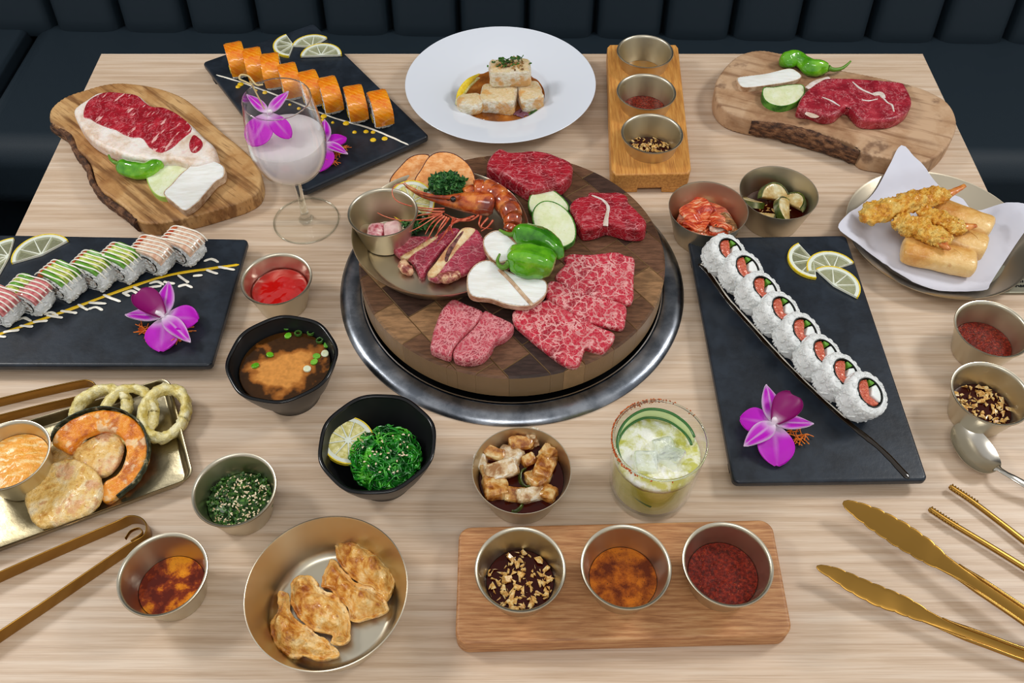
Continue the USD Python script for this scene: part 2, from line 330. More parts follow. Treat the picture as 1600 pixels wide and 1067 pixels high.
part('floor_pan', lathe([(0, -.021), (.1585, -.021), (.1585, -.024), (0, -.024)], 96), blackm, gr, 40)
tones = ['6a4a34', '5a3d2b', '7d5a3f', '48332a', '94704d', '3c2c27', '6d4c38']
walnut = [M('walnut_%s' % w, ('noise', [(.3, tuple(.62 * x for x in C(t))), (.7, tuple(1.12 * x for x in C(t)))], 60, (1, 5, 1), .01),
            [dict(k='top', lo=.8, hi=.3, c=tuple(np.array(C('a5875f')) * .8 + np.array(C(t)) * .2), amt=.75)], rough=.45, spec=.35, bumps=[dict(s=300, st=(1, 6, 1), d=.0003, str=.4)]) for w, t in zip('abcdefg', tones)]
BH = .040
brd = thing('serving_board', 'round end-grain walnut board carrying raw beef on the grill ring', 'board', T4(0, .707, T))
disc = Polygon(circle(.1715, 144)); rng = np.random.default_rng(11); a = math.radians(38)
rot = np.array([[math.cos(a), -math.sin(a)], [math.sin(a), math.cos(a)]])
bw, bl = .036, .052; edge_in = Polygon(circle(.1692, 144))
for i in range(-6, 7):
    for j in range(-5, 6):
        off = (i % 2) * bl * .5 + (.008 if i % 3 == 0 else -.005)
        q = np.array([(i * bw, j * bl + off), ((i + 1) * bw, j * bl + off), ((i + 1) * bw, (j + 1) * bl + off), (i * bw, (j + 1) * bl + off)]) @ rot.T
        g = Polygon(q).buffer(-.00012).intersection(disc)
        if g.is_empty or g.area < 2e-6 or g.geom_type != 'Polygon': continue
        w = walnut[rng.integers(0, 7)]
        o = np.array(g.exterior.coords)[:-1]; g2 = Polygon(o).buffer(-.0006).intersection(edge_in)
        zt = BH - rng.uniform(0, .0003)
        pts = [np.c_[o, np.full(len(o), z)] for z in (.0068, zt - .002)]
        if not g2.is_empty and g2.geom_type == 'Polygon': o2 = np.array(g2.exterior.coords)[:-1]; pts.append(np.c_[o2, np.full(len(o2), zt)])
        part('wood_block', m3.Manifold.hull_points(np.vstack(pts).astype(np.float32)), w, brd, 25)
# ---------------- tableware ----------------
champ = M('champagne_metal', C('d0c8b4'), rough=.33, metal=1, bumps=[dict(s=120, st=(.4, .4, 60), d=.0001, str=.3)], aniso=.4)
champ2 = M('pewter_metal', C('cabfa9'), rough=.36, metal=1, bumps=[dict(s=120, st=(.4, .4, 60), d=.0001, str=.3)], aniso=.4)
gold = M('gold_metal', C('a98040'), rough=.2, metal=1)
golds = M('gold_metal_satin', C('9a7436'), rough=.28, metal=1)
silver = M('silver_metal', C('cfcabf'), rough=.2, metal=1)
slate = M('black_slate', ('noise', [(.3, C('1a2028')), (.7, C('262e38'))], 40, (1, 1, 1), .02), rough=.33, spec=.5, bumps=[dict(s=160, d=.0004, str=.25)])
glaze = M('black_glaze', C('0c0d0f'), rough=.13, spec=.5)
glazem = M('black_matte_glaze', C('17181a'), rough=.35)
porc = M('white_porcelain', C('dde3ed'), rough=.12, spec=.5)
beech = M('caddy_beech', ('noise', [(.25, C('9c6840')), (.5, C('b88254')), (.75, C('c89868'))], 14, (2, 26, 26), .01), [dict(s=40, st=(1, 30, 30), lo=.55, hi=.7, c=C('8f5c36'), amt=.6)], rough=.5)
pine = M('caddy_pine', ('noise', [(.25, C('b87a3c')), (.5, C('cf9148')), (.75, C('dda458'))], 14, (26, 2, 26), .01), [dict(s=40, st=(30, 1, 30), lo=.55, hi=.7, c=C('a06428'), amt=.6)], rough=.42)
CUP = [(0, 0), (.0255, 0), (.0270, .0012), (.0364, .0385), (.0380, .0400), (.0388, .0413), (.0382, .0424), (.0368, .0422), (.0358, .0410), (.0352, .0385), (.0262, .0024), (.0250, .0016), (0, .0016)]
def cup_r(z): return .0262 + (.0352 - .0262) * (z - .0024) / .0361
cup0 = None
def cup(px, h, label, group=None):
    """A sauce cup whose rim centre is seen at px; h is the height of its foot above the table. Returns its matrix."""
    global cup0
    o = P(*px, h + .042); m = T4(o[0], o[1], T + h)
    if cup0 is None:
        cup0 = thing('sauce_cup', label, 'cup', m, group); part('body', lathe(CUP[:4] + CUP[9:], 96), champ, cup0, 50); part('rolled_rim', lathe([(.0362, .0382), (.0378, .0398), (.0388, .0412), (.0383, .0424), (.0368, .0422), (.0356, .0408), (.0351, .0384)], 96), champ, cup0, 70)
    else: copy(cup0, label, m, group)
    return m
def fill(name, label, cat_, m, level, mat, amp=.0006, dome=0, extra=None, group=None, rfun=cup_r, ns=220, floor=.0022, seed=1):
    r = rfun(level) - .0004; rb = rfun(floor) - .0004
    rr = np.linspace(0, 1, 16); n = 72; a = np.arange(n) * 2 * np.pi / n
    prof = [(0, floor), (rb, floor)] + [(r, level)] + [(r * q, level + dome * (1 - q * q)) for q in rr[::-1][1:]]
    b = lathe(prof, n); v = b.vertices; k = np.hypot(v[:, 0], v[:, 1]) < r * .97; up = k & (v[:, 2] > level - 1e-4)
    v[up, 2] += amp * 2 * (fbm(np.c_[v[up, :2] * ns, np.full(up.sum(), seed)], 4, seed) - .5); b.vertices = v
    if not extra: return solo(name, b, mat, label, cat_, m, group, smooth=60)
    t = thing(name, label, cat_, m, group); part('liquid', b, mat, t, 60)
    for e in extra: part(e[0], e[1], e[2], t, e[4] if len(e) > 4 else 30, kind=e[3] if len(e) > 3 else None)
    return t
KB = [(0, 0), (.032, 0), (.034, .0008), (.0458, .0435), (.0462, .045), (.0455, .045), (.0448, .0435), (.0330, .0022), (.0315, .0014), (0, .0014)]
def kb_r(z): return .0330 + (.0448 - .0330) * (z - .0022) / .0413
kb0 = None
def side_bowl(px, label):
    global kb0
    o = P(*px, .045); m = T4(o[0], o[1], T)
    if kb0 is None: kb0 = thing('side_bowl', label, 'bowl', m); part('body', lathe(KB, 96), champ2, kb0, 55)
    else: copy(kb0, label, m)
    return m
def black_bowl(px, label, rz):
    o = P(*px, .062); m = T4(o[0], o[1], T, rz=rz)
    w = lambda a: .013 * np.cos(8 * a) + .006 * np.cos(3 * a + 1)
    t = thing('black_bowl', label, 'bowl', m)
    prof = [(0, .006), (.024, .006), (.024, 0), (.029, 0), (.030, .004), (.0335, .012), (.0435, .030), (.0515, .050), (.0545, .0600)]
    inn = [(.0510, .0600), (.0490, .050), (.041, .030), (.031, .0135), (.026, .0105), (0, .0100)]
    part('body', lathe(prof + inn, 120, w), glazem, t, 50)
    part('rim', lathe([(.0545, .0595)] + [(.0528 + .0021 * math.cos(x), .0605 + .0016 * math.sin(x)) for x in np.linspace(0, np.pi, 7)] + [(.0510, .0595)], 120, w), glaze, t, 70)
    return m
def bb_r(z): return float(np.interp(z, [.0105, .0135, .03, .05, .06], [.026, .031, .041, .049, .051])) * .976
# serving caddies
def caddy(name, label, f, out, t, centers, hr, base, mat, legs):
    th = thing(name, label, 'board', f.M)
    b = hull_slab(out, t - legs, .0028).translate((0, 0, legs))
    for c in centers: b = b - cyl(hr, hr + .0004, .1, c[0], c[1], base)
    part('board', b, mat, th, 30); return th
f = Fr((1013, 165), 0); out = f.l([(949, 73), (953, 69), (1056, 69), (1060, 74), (1080, 262), (1076, 271), (962, 273), (955, 264)], .030)[:, :2]
bc = [P(1008, 80, .051), P(1010, 143, .051), P(1019, 208, .051)]
loc = [f.R.T @ (c - f.o) for c in bc]
cad = caddy('sauce_caddy', 'long honey-coloured pine caddy holding three cups at back of table', f, out, .030, loc, .0308, .0095, pine, .006)
for yy in (out[:, 1].min() + .009, out[:, 1].max() - .009):
    x0, _, x1, _ = Polygon(out).intersection(shapely.box(-1, yy - .008, 1, yy + .008)).buffer(-.004).bounds
    part('foot', hull_slab(np.array([(x0, yy - .008), (x0 + .03, yy - .008), (x0 + .03, yy + .008), (x0, yy + .008)]), .008, .001), pine, cad, 30)
    part('foot', hull_slab(np.array([(x1 - .03, yy - .008), (x1, yy - .008), (x1, yy + .008), (x1 - .03, yy + .008)]), .008, .001), pine, cad, 30)
f = Fr((975, 910), 0); out = f.l([(717, 823), (1206, 811), (1240, 993), (711, 1007)], .022)[:, :2]
fc = [P(813, 888, .059), P(978, 884, .059), P(1137, 880, .059)]
caddy('sauce_caddy', 'beech serving board with three sauce cups at front of table', f, np.array(Polygon(out).buffer(-.012).buffer(.012, 10).exterior.coords)[:-1], .022, [f.R.T @ (c - f.o) for c in fc], .0276, .017, beech, 0)
cups = {}
for k, px, h, lab in [
    ('b1', (1008, 80), .0097, 'sauce cup with amber oil, rearmost in the pine caddy'), ('b2', (1010, 143), .0097, 'sauce cup of red chilli sauce, middle of the pine caddy'), ('b3', (1019, 208), .0097, 'sauce cup of garlic soy, nearest hole of the pine caddy'),
    ('f1', (813, 888), .0172, 'sauce cup of garlic soy, left on the beech board'), ('f2', (978, 884), .0172, 'sauce cup of brown peppery sauce, middle of the beech board'), ('f3', (1137, 880), .0172, 'sauce cup of thick red paste, right on the beech board'),
    ('ket', (432, 435), 0, 'champagne metal cup of ketchup beside the left sushi plate'), ('scal', (366, 764), 0, 'metal cup of scallion and sesame beside the seaweed bowl'),
    ('lsau', (254, 896), 0, 'metal cup of red oily sauce beside the lower left gold tongs'), ('r1', (1551, 513), 0, 'metal cup of chilli sauce at right edge below fried food plate'), ('r2', (1549, 614), 0, 'metal cup of garlic soy at right edge above the spoon'),
    ('pan', (598, 331), .0435, 'metal cup holding raw squid, standing in the pan of shrimp and ribs'), ('may', (12, 710), .0035, 'metal cup of orange spicy mayonnaise on the tempura tray')]:
    cups[k] = cup(px, h, lab, 'metal sauce cups')
# contents of the cups
soy = M('soy_sauce', C('360c04'), rough=.08, spec=.22)
garlic = M('garlic_chip', ('noise', [(.3, C('b8803a')), (.5, C('dcae5e')), (.75, C('efd9a0'))], 300, (1, 1, 1), 0), rough=.25, coat=.5)
chil = M('chilli_sauce', ('noise', [(.3, C('4a0f05')), (.55, C('74190a')), (.8, C('96301a'))], 350, (1, 1, 1), .004), [dict(k='spot', s=420, lo=.16, hi=.10, c=C('d88a48'), amt=.8)], rough=.22, spec=.18, bumps=[dict(s=500, d=.0006)])
paste = M('chilli_paste', ('noise', [(.3, C('4a1006')), (.55, C('701a0c')), (.8, C('902c16'))], 350, (1, 1, 1), .004), [dict(k='spot', s=450, lo=.13, hi=.08, c=C('d07a3a'), amt=.9)], rough=.3, spec=.2, bumps=[dict(s=450, d=.0009)])
pep = M('pepper_sauce', ('noise', [(.3, C('5e2408')), (.5, C('94480f')), (.7, C('c06a16'))], 60, (1, 1, 1), .01), [dict(k='noise', s=900, lo=.6, hi=.68, c=C('3a1606'), amt=.8)], rough=.1, spec=.25, bumps=[dict(s=800, d=.0002)])
oily = M('oily_sauce', ('noise', [(.38, C('5c1a0a')), (.5, C('8a3410')), (.6, C('d07512')), (.72, C('ea951c'))], 45, (1, 1, 1), .006), [dict(k='noise', s=1000, lo=.6, hi=.68, c=C('4a1a06'), amt=.8)], rough=.09, spec=.3)
amber = M('amber_oil', C('9a6a18'), rough=.06, coat=.5)
ketch = M('ketchup', C('b80c06'), rough=.14, coat=.5, sss=.1)
mayo = M('spicy_mayo', ('noise', [(.35, C('f2a030')), (.55, C('f6b044')), (.7, C('fbd390'))], 90, (1, 2.5, 1), .006), rough=.2, coat=.3, bumps=[dict(s=260, d=.0012)])
def chips(r, z, n, seed, s0=.0018, s1=.0045, th=.0012, jz=.0015):
    rng = np.random.default_rng(seed); o = []
    for _ in range(n):
        k = rng.integers(3, 6); a = np.sort(rng.uniform(0, 6.28, k)); rr = rng.uniform(.6, 1, k) * rng.uniform(s0, s1)
        q = np.c_[np.cos(a) * rr, np.sin(a) * rr]; h = m3.Manifold.hull_points(np.vstack([np.c_[q, np.zeros(k)], np.c_[q * .8, np.full(k, th)]]).astype(np.float32))
        if h.is_empty(): continue
        h = h.to_mesh(); rad = r * math.sqrt(rng.uniform()) * .93; ph = rng.uniform(0, 6.28)
        o.append(mv(tm(h.vert_properties[:, :3], h.tri_verts), T4(rad * math.cos(ph), rad * math.sin(ph), z + rng.uniform(-.001, jz), rng.uniform(0, 360), rng.uniform(-25, 25), rng.uniform(-25, 25))))
    return cat(*o)
for k, lab, lv, sd in [('f1', 'garlic chips in dark soy, left cup on the beech board', .0155, 1), ('r2', 'garlic chips in dark soy, right edge cup above the spoon', .016, 2), ('b3', 'garlic chips in dark soy, nearest cup of the pine caddy', .0125, 3)]:
    fill('soy_sauce', lab, 'sauce', cups[k], lv, soy, .0002, extra=[('garlic', chips(cup_r(lv), lv + .0006, 120, sd, .002, .0058), garlic, 'stuff')])
fill('chilli_sauce', 'red chilli sauce in right edge cup below fried food plate', 'sauce', cups['r1'], .0165, chil)
fill('chilli_sauce', 'glossy red chilli sauce in the middle cup of the pine caddy', 'sauce', cups['b2'], .014, chil, seed=2)
fill('chilli_paste', 'thick dark red chilli paste in right cup on beech board', 'sauce', cups['f3'], .019, paste, .0012)
fill('pepper_sauce', 'orange-brown peppery sauce in middle cup on beech board', 'sauce', cups['f2'], .016, pep, .0002)
fill('oily_sauce', 'dark red sauce with orange oil in lower left cup', 'sauce', cups['lsau'], .014, oily, .0002)
fill('amber_oil', 'amber oil in the rearmost cup of the pine caddy', 'sauce', cups['b1'], .0085, amber, .0001)
fill('ketchup', 'bright red ketchup in the cup beside the left sushi plate', 'ketchup', cups['ket'], .024, ketch, .0022, dome=.004, ns=70)
fill('spicy_mayo', 'orange spicy mayonnaise in the cup on the tempura tray', 'sauce', cups['may'], .027, mayo, .0012, dome=.002, ns=130)
scall = M('scallion_green', ('noise', [(.35, C('163510')), (.55, C('2f5a1e')), (.75, C('5c8a38'))], 240, (1, 1, 1), 0), rough=.4)
sesame = M('sesame', ('noise', [(.3, C('c9b083')), (.7, C('ece0c2'))], 200, (1, 1, 1), 0), rough=.4)
rng = np.random.default_rng(8); sg, ss_ = [], []
for i in range(420):
    rad, ph = .0300 * math.sqrt(rng.uniform()), rng.uniform(0, 6.28); zz = .0205 + .006 * (1 - (rad / .03) ** 2) + rng.uniform(-.001, .0015)
    if rng.uniform() < .62: ss_.append(mv(ball(1, (.0015, .00085, .0006)), T4(rad * math.cos(ph) + .004, rad * math.sin(ph) - .002, zz + .0008, rng.uniform(0, 360), rng.uniform(-40, 40), rng.uniform(-40, 40))))
    else:
        tu = lathe([(.0010, 0), (.0018, 0), (.0018, .0022), (.0010, .0022), (.0010, 0)], 8); sg.append(mv(tu, T4(rad * math.cos(ph), rad * math.sin(ph), zz, rng.uniform(0, 360), rng.uniform(-90, 90), rng.uniform(-90, 90))))
ss_ = [s for s in ss_ if np.hypot(*s.centroid[:2]) < .030]
sal = thing('scallion_salad', 'chopped dark green scallion sprinkled with sesame in a metal cup', 'salad', cups['scal'])
part('scallion', cat(lathe([(0, .003), (cup_r(.003) - .0004, .003), (cup_r(.019) - .0006, .019), (.02, .0225), (0, .025)], 48), *sg), scall, sal, 40, kind='stuff'); part('sesame', cat(*ss_), sesame, sal, True, kind='stuff')
# side bowls
sb = {'k': side_bowl((1107, 325), 'pewter side bowl of red kimchi, left of the two behind right sushi plate'), 'c': side_bowl((1217, 300), 'pewter side bowl of cucumber pickles, right of the two behind right sushi plate'), 'p': side_bowl((815, 733), 'pewter side bowl of soy-pickled radish and pepper, in front of grill ring')}
mb = black_bowl((440, 558), 'black faceted bowl of miso soup beside the left sushi plate', 10)
wb = black_bowl((589, 690), 'black faceted bowl of seaweed salad in front of the grill ring', 22)
# dumpling bowl
o = P(510, 922, .045); DM = T4(o[0], o[1], T)
t = thing('dumpling_bowl', 'wide champagne metal bowl holding fried dumplings', 'bowl', DM)
part('body', lathe([(0, 0), (.047, 0), (.052, .0018), (.0575, .008), (.0685, .0445), (.0690, .046), (.0682, .0463), (.0674, .0445), (.0563, .0085), (.051, .0032), (.047, .0020), (0, .0020)], 128), champ, t, 50)
# white plate
o = P(782, 128, .030); WM = T4(o[0], o[1], T)
t = thing('soup_plate', 'wide-rimmed white porcelain plate with seared white fish at back', 'plate', WM)
part('body', lathe([(0, .002), (.044, .002), (.044, 0), (.048, 0), (.050, .003), (.066, .0095), (.070, .0135), (.1, .0225), (.1282, .0298), (.1292, .0312), (.1282, .0322), (.1, .0262), (.070, .0175), (.0655, .0152), (.060, .0095), (.05, .0062), (0, .0055)], 144), porc, t, 60)
# pan on the round board
o = P(688, 358, .0655); PM = T4(o[0], o[1], T + BH)
t = thing('round_pan', 'shallow champagne metal pan of shrimp and ribs on the walnut board', 'pan', PM)
part('body', lathe([(0, 0), (.078, 0), (.084, .002), (.0965, .0215), (.0985, .0252), (.0982, .0262), (.0968, .0255), (.0950, .0220), (.083, .0042), (.078, .0026), (0, .0026)], 144), champ2, t, 50)
# fried food plate
o = P(1465, 362, .018); FM = T4(o[0], o[1], T)
t = thing('dinner_plate', 'round champagne metal plate lined with white paper at right', 'plate', FM)
part('body', lathe([(0, 0), (.078, 0), (.083, .0012), (.1035, .0165), (.106, .0182), (.1058, .019), (.103, .0184), (.082, .0034), (.078, .0022), (0, .0022)], 128), champ2, t, 50)
# slate plates
def slate_plate(label, f, corners, top, feet=True):
    out = f.out(corners, top, sharp=True); pg = Polygon(out); rr = np.array(pg.buffer(-.006).buffer(.006, 8).exterior.coords)[:-1]
    t = thing('slate_plate', label, 'plate', f.M)
    part('slab', hull_slab(rr, .009, .0028).translate((0, 0, top - .009)), slate, t, 35)
    c = out.mean(0)
    for q in out:
        d = c + (q - c) * .84; e = unit(out[1] - out[0])
        fo = np.array([d + e * sx * .012 + np.array([-e[1], e[0]]) * sy * .005 for sx, sy in ((-1, -1), (1, -1), (1, 1), (-1, 1))])
        part('foot', hull_slab(fo, top - .009, .0012), slate, t, 35)
    return t
PT = .020
FL = Fr((120, 470), 0); slate_plate('long black slate sushi plate with drizzled rolls at left edge', FL, [(-70, 571), (330, 571), (388, 373), (-20, 366)], PT)
FB = Fr((493, 170), 0); slate_plate('long black slate sushi plate with salmon-topped rolls at back left', FB, [(316, 97), (490, 36), (671, 212), (473, 300)], PT)
FRt = Fr((1265, 560), 0); slate_plate('long black slate sushi plate with salmon and cream cheese rolls at right', FRt, [(1075, 371), (1322, 367), (1451, 750), (1146, 754)], PT)
# ---------------- sushi, citrus, orchids ----------------
ricem = M('rice', ('noise', [(.3, C('e4e8e6')), (.7, C('f8faf8'))], 400, (1, 1, 1), 0), rough=.35, sss=.35, sr=(1, .9, .8), ss=.002, spec=.4)
norim = M('nori', C('10140f'), rough=.5)
salm = M('salmon_slice', ('noise', [(.3, C('ee7206')), (.7, C('fb9a14'))], 60, (1, 1, 1), 0), [dict(k='wave', s=90, dis=4, ds=2, dir='diagonal', lo=.85, hi=1.0, c=C('fdb044'), amt=.5)], rough=.2, coat=.6, sss=.15, bumps=[dict(k='wave', s=70, dis=3, ds=2, dir='diagonal', d=.0004, str=.5)])
salmd = M('raw_salmon', ('noise', [(.35, C('b8452c')), (.6, C('d8694a')), (.8, C('ec9a78'))], 260, (1, 3, 1), .004), rough=.22, coat=.4, bumps=[dict(s=500, d=.0008)])
avo = M('avocado', ('noise', [(.35, C('8fae3c')), (.6, C('b9c65a')), (.8, C('e0d98a'))], 130, (1, 1, 1), 0), rough=.35)
avog = M('avocado_edge', C('5f9a2c'), rough=.35)
cream = M('cream_cheese', C('f6f5f0'), rough=.45, sss=.2)
crab = M('crab_salad', ('noise', [(.3, C('8d7f76')), (.5, C('c5b7ac')), (.7, C('e8ded4'))], 330, (1, 1, 1), .003), rough=.45, bumps=[dict(s=500, d=.0015)])
tuna = M('tuna_slice', ('noise', [(.3, C('c0525a')), (.7, C('dd8a86'))], 60, (1, 3, 1), .01), [dict(k='wave', s=60, dis=3, lo=.85, hi=1.0, c=C('eec0b8'), amt=.5)], rough=.2, coat=.5, sss=.15)
hama = M('white_fish_slice', ('noise', [(.3, C('d9a184')), (.7, C('efd0b8'))], 60, (1, 3, 1), .01), rough=.2, coat=.5, sss=.2)
tob = M('tobiko', ('noise', [(.35, C('f04a12')), (.7, C('ff8a48'))], 300, (1, 1, 1), 0), rough=.2, coat=.4, bumps=[dict(k='spot', s=900, d=.001)])
wmay = M('white_mayonnaise', C('f3efe2'), rough=.2, coat=.4)
ysau = M('yellow_sauce', C('f0c010'), rough=.15, coat=.5, sss=.1)
dsau = M('dark_glaze_sauce', C('1c1206'), rough=.08, coat=.6)
def grains(mesh, n, seed, keep=None, s=1.0):
    rs = np.random.RandomState(seed); st = np.random.get_state(); np.random.seed(seed)
    pts, fi = trimesh.sample.sample_surface(mesh, n, seed=seed); np.random.set_state(st)
    o = []
    for p_, nn in zip(pts, mesh.face_normals[fi]):
        if keep is not None and not keep(p_): continue
        t_ = unit(np.cross(nn, rs.normal(size=3))); b = np.cross(nn, t_); m = np.eye(4); m[:3, 0], m[:3, 1], m[:3, 2], m[:3, 3] = t_, b, nn, p_
        o.append(mv(ball(1, (.0029 * s, .0013 * s, .0011 * s)), m))
    return cat(*o)
def drape(x0, x1, a0, a1, ry, rz, th, zc, n=20, k=6, ex=.8):
    a = np.radians(np.linspace(a0, a1, n)); c, s_ = np.sign(np.cos(a)) * np.abs(np.cos(a)) ** ex, np.sign(np.sin(a)) * np.abs(np.sin(a)) ** ex
    tp = np.clip(np.minimum(np.arange(n), n - 1 - np.arange(n)) / 3, .35, 1)
    o_ = np.stack([(ry + th * tp) * c, zc + (rz + th * tp) * s_], 1); i_ = np.stack([(ry - .0006) * c, zc + (rz - .0006) * s_], 1)[::-1]
    lp = np.vstack([o_, i_]); K = len(lp); xs = np.linspace(x0, x1, k); sh = 1 - .06 * (np.abs(np.linspace(-1, 1, k)) > .95)
    v = np.vstack([np.c_[np.full(K, x), lp[:, 0] * 1, zc + (lp[:, 1] - zc) * w] for x, w in zip(xs, sh)]); f = [grid_faces(k, K, True)]
    for b, fl in ((0, 1), ((k - 1) * K, -1)):
        q = np.array([[b + i, b + i + 1, b + K - 2 - i] for i in range(n - 1)] + [[b + i, b + K - 2 - i, b + K - 1 - i] for i in range(n - 1)]); f.append(q[:, ::fl])
    m = tm(v, np.vstack(f))
    if m.volume < 0: m.invert()
    return m
def long_roll(name, label, M_, group, toppings, L=.024, ry=.0175, rz=.0165, fill=None, seed=0):
    t = thing(name, label, 'sushi', M_, group)
    xs = np.array([-.5, -.49, -.44, -.3, 0, .3, .44, .49, .5]) * L; sc = np.array([.80, .9, .97, 1, 1.01, 1, .97, .9, .80])
    core = loft(np.c_[xs, 0 * xs, np.full(9, rz)], np.c_[ry * sc, rz * sc], 28, (0, 0, 1), .8)
    part('rice', cat(noisy(core, .0008, 300, seed), grains(core, 260, seed, lambda q: abs(q[0]) < L * .6)), ricem, t, True)
    for sx in (-1, 1):
        e = T4(sx * (L * .5 + .0004), 0, rz, ry=90)
        nr = Polygon(circle(.0122)).difference(Polygon(circle(.0115))); part('nori', mv(prism(nr, .0012, -.0006), e), norim, t, 30)
        if fill is not None: part('filling', mv(noisy(pad(circle(.0112), .003, .001, .0016, .0009, 300, seed, rb=.001), .0003, 500), T4(sx * (L * .5 - .0014), 0, rz, ry=90) @ T4(0, 0, -.0015)), fill, t, True)
    for nm, mesh, mat in toppings(L, ry, rz): part(nm, mesh, mat, t, 50)
    return t
# salmon-topped rolls on the back plate
def top_salmon(L, ry, rz):
    return [('salmon_slice', noisy(drape(-L * .54, L * .54, -18, 198, ry + .0006, rz + .0006, .0034, rz, 26, 8), .0006, 160, 4), salm), ('mango_slice', mv(rbox(.0016, .012, .007, .0006, 4), T4(-L * .5 - .0012, .003, .004)), ysau)]
spots = [(372, 128), (400, 137), (427, 146), (455, 162), (487, 174), (517, 184), (557, 198), (595, 206)]
ords = ['leftmost', 'second from left', 'third from left', 'fourth from left', 'fifth from left', 'sixth from left', 'seventh from left', 'rightmost']
q0, q1 = P(372, 128, PT), P(595, 206, PT); ang = math.degrees(math.atan2(q1[1] - q0[1], q1[0] - q0[0])); sr = None
for i, (px, od) in enumerate(zip(spots, ords)):
    o = P(*px, PT); m = T4(o[0], o[1] + .020, T + PT - .0005, rz=(20, 17, 13, 19, 22, 20, 16, 19)[i]); lab = 'orange salmon-topped sushi roll, %s in the row on back left slate plate' % od
    if sr is None: sr = long_roll('salmon_roll', lab, m, 'salmon-topped rolls on the back plate', top_salmon, .0225, .0215, .0195, seed=3)
    else: copy(sr, lab, m)
# drizzled rainbow rolls on the left plate
def stripes(L, ry, rz, n, seed):
    rng = np.random.default_rng(seed); o = []
    for k in range(n):
        x = (-.42 + .84 * k / (n - 1)) * L; a = np.radians(np.linspace(rng.uniform(15, 30), rng.uniform(135, 160), 14)); e = .8
        pth = np.c_[x + .0035 * np.linspace(-1, 1, 14) + .0006 * np.sin(a * 5), np.sign(np.cos(a)) * np.abs(np.cos(a)) ** e * (ry + .0046), rz + np.abs(np.sin(a)) ** e * (rz + .0046)]
        o.append(loft(pth, .0007 + .0003 * np.abs(np.sin(np.arange(14))), 8))
    return cat(*o)
def avo_strips(L, a0, a1, ry, rz, n=4):
    o = []
    for k in range(n):
        x0 = (-.5 + k / n) * L; o.append(noisy(drape(x0 + .0003, x0 + L / n - .0002, a0 + 2 * k, a1 + 2 * k, ry, rz, .0036, rz, 14, 4), .0003, 200, k))
    return o
def top_kind(kind, seed):
    def g(L, ry, rz):
        r1, r2 = ry + .0006, rz + .0006; w = []
        if kind == 'tuna': w += [('tuna_slice', noisy(drape(-L * .52, L * .52, 22, 150, r1, r2, .0036, rz, 20, 6), .0005, 150, seed), tuna)]
        elif kind == 'mix':
            w += [('tuna_slice', noisy(drape(-L * .52, L * .52, 22, 92, r1, r2, .0036, rz, 16, 6), .0005, 150, seed), tuna)]; w += [('avocado_slice', m_, avo if j % 2 else avog) for j, m_ in enumerate(avo_strips(L, 84, 140, r1, r2))]
        elif kind == 'avocado': w += [('avocado_slice', m_, avo if j % 3 else avog) for j, m_ in enumerate(avo_strips(L, 36, 128, r1, r2))]
        else:
            w += [('fish_slice', noisy(drape(-L * .52, L * .52, 18, 120, r1, r2, .0036, rz, 20, 6), .0005, 150, seed), hama)]
            if seed % 2: w += [('avocado_slice', avo_strips(L, 112, 130, r1 + .001, r2 + .001, 2)[0], avog)]
        w += [('tobiko', noisy(drape(-L * .5, L * .53, 112, 178, r1, r2, .003, rz, 12, 8), .0012, 420, seed), tob), ('mayonnaise', stripes(L, ry, rz, 5, seed), wmay)]
        return w
    return g
rows = [((2, 478), 'tuna', 'pink tuna-topped'), ((50, 462), 'mix', 'tuna and avocado topped'), ((100, 440), 'avocado', 'avocado-topped'), ((150, 424), 'avocado', 'avocado-topped'), ((193, 412), 'avocado', 'avocado-topped'), ((241, 400), 'fish', 'white-fish-topped'), ((288, 386), 'fish', 'white-fish-topped')]
rods = ['leftmost and cut by frame', 'second from left', 'third from left', 'fourth from left', 'fifth from left', 'sixth from left', 'rightmost']
kinds = {}
for i, ((px, kd, tx), od) in enumerate(zip(rows, rods)):
    o = P(px[0], px[1], PT + .018); m = T4(o[0], o[1], T + PT - .0005, rz=243 + (0, 4, -3, 2, 0, 5, 2)[i]); lab = '%s drizzled sushi roll, %s on left slate plate' % (tx, od)
    if kd in kinds: copy(kinds[kd], lab, m)
    else: kinds[kd] = long_roll('drizzled_roll', lab, m, 'drizzled rolls on the left plate', top_kind(kd, 7 + i), .026, .0205, .0175, fill=crab, seed=5 + i)
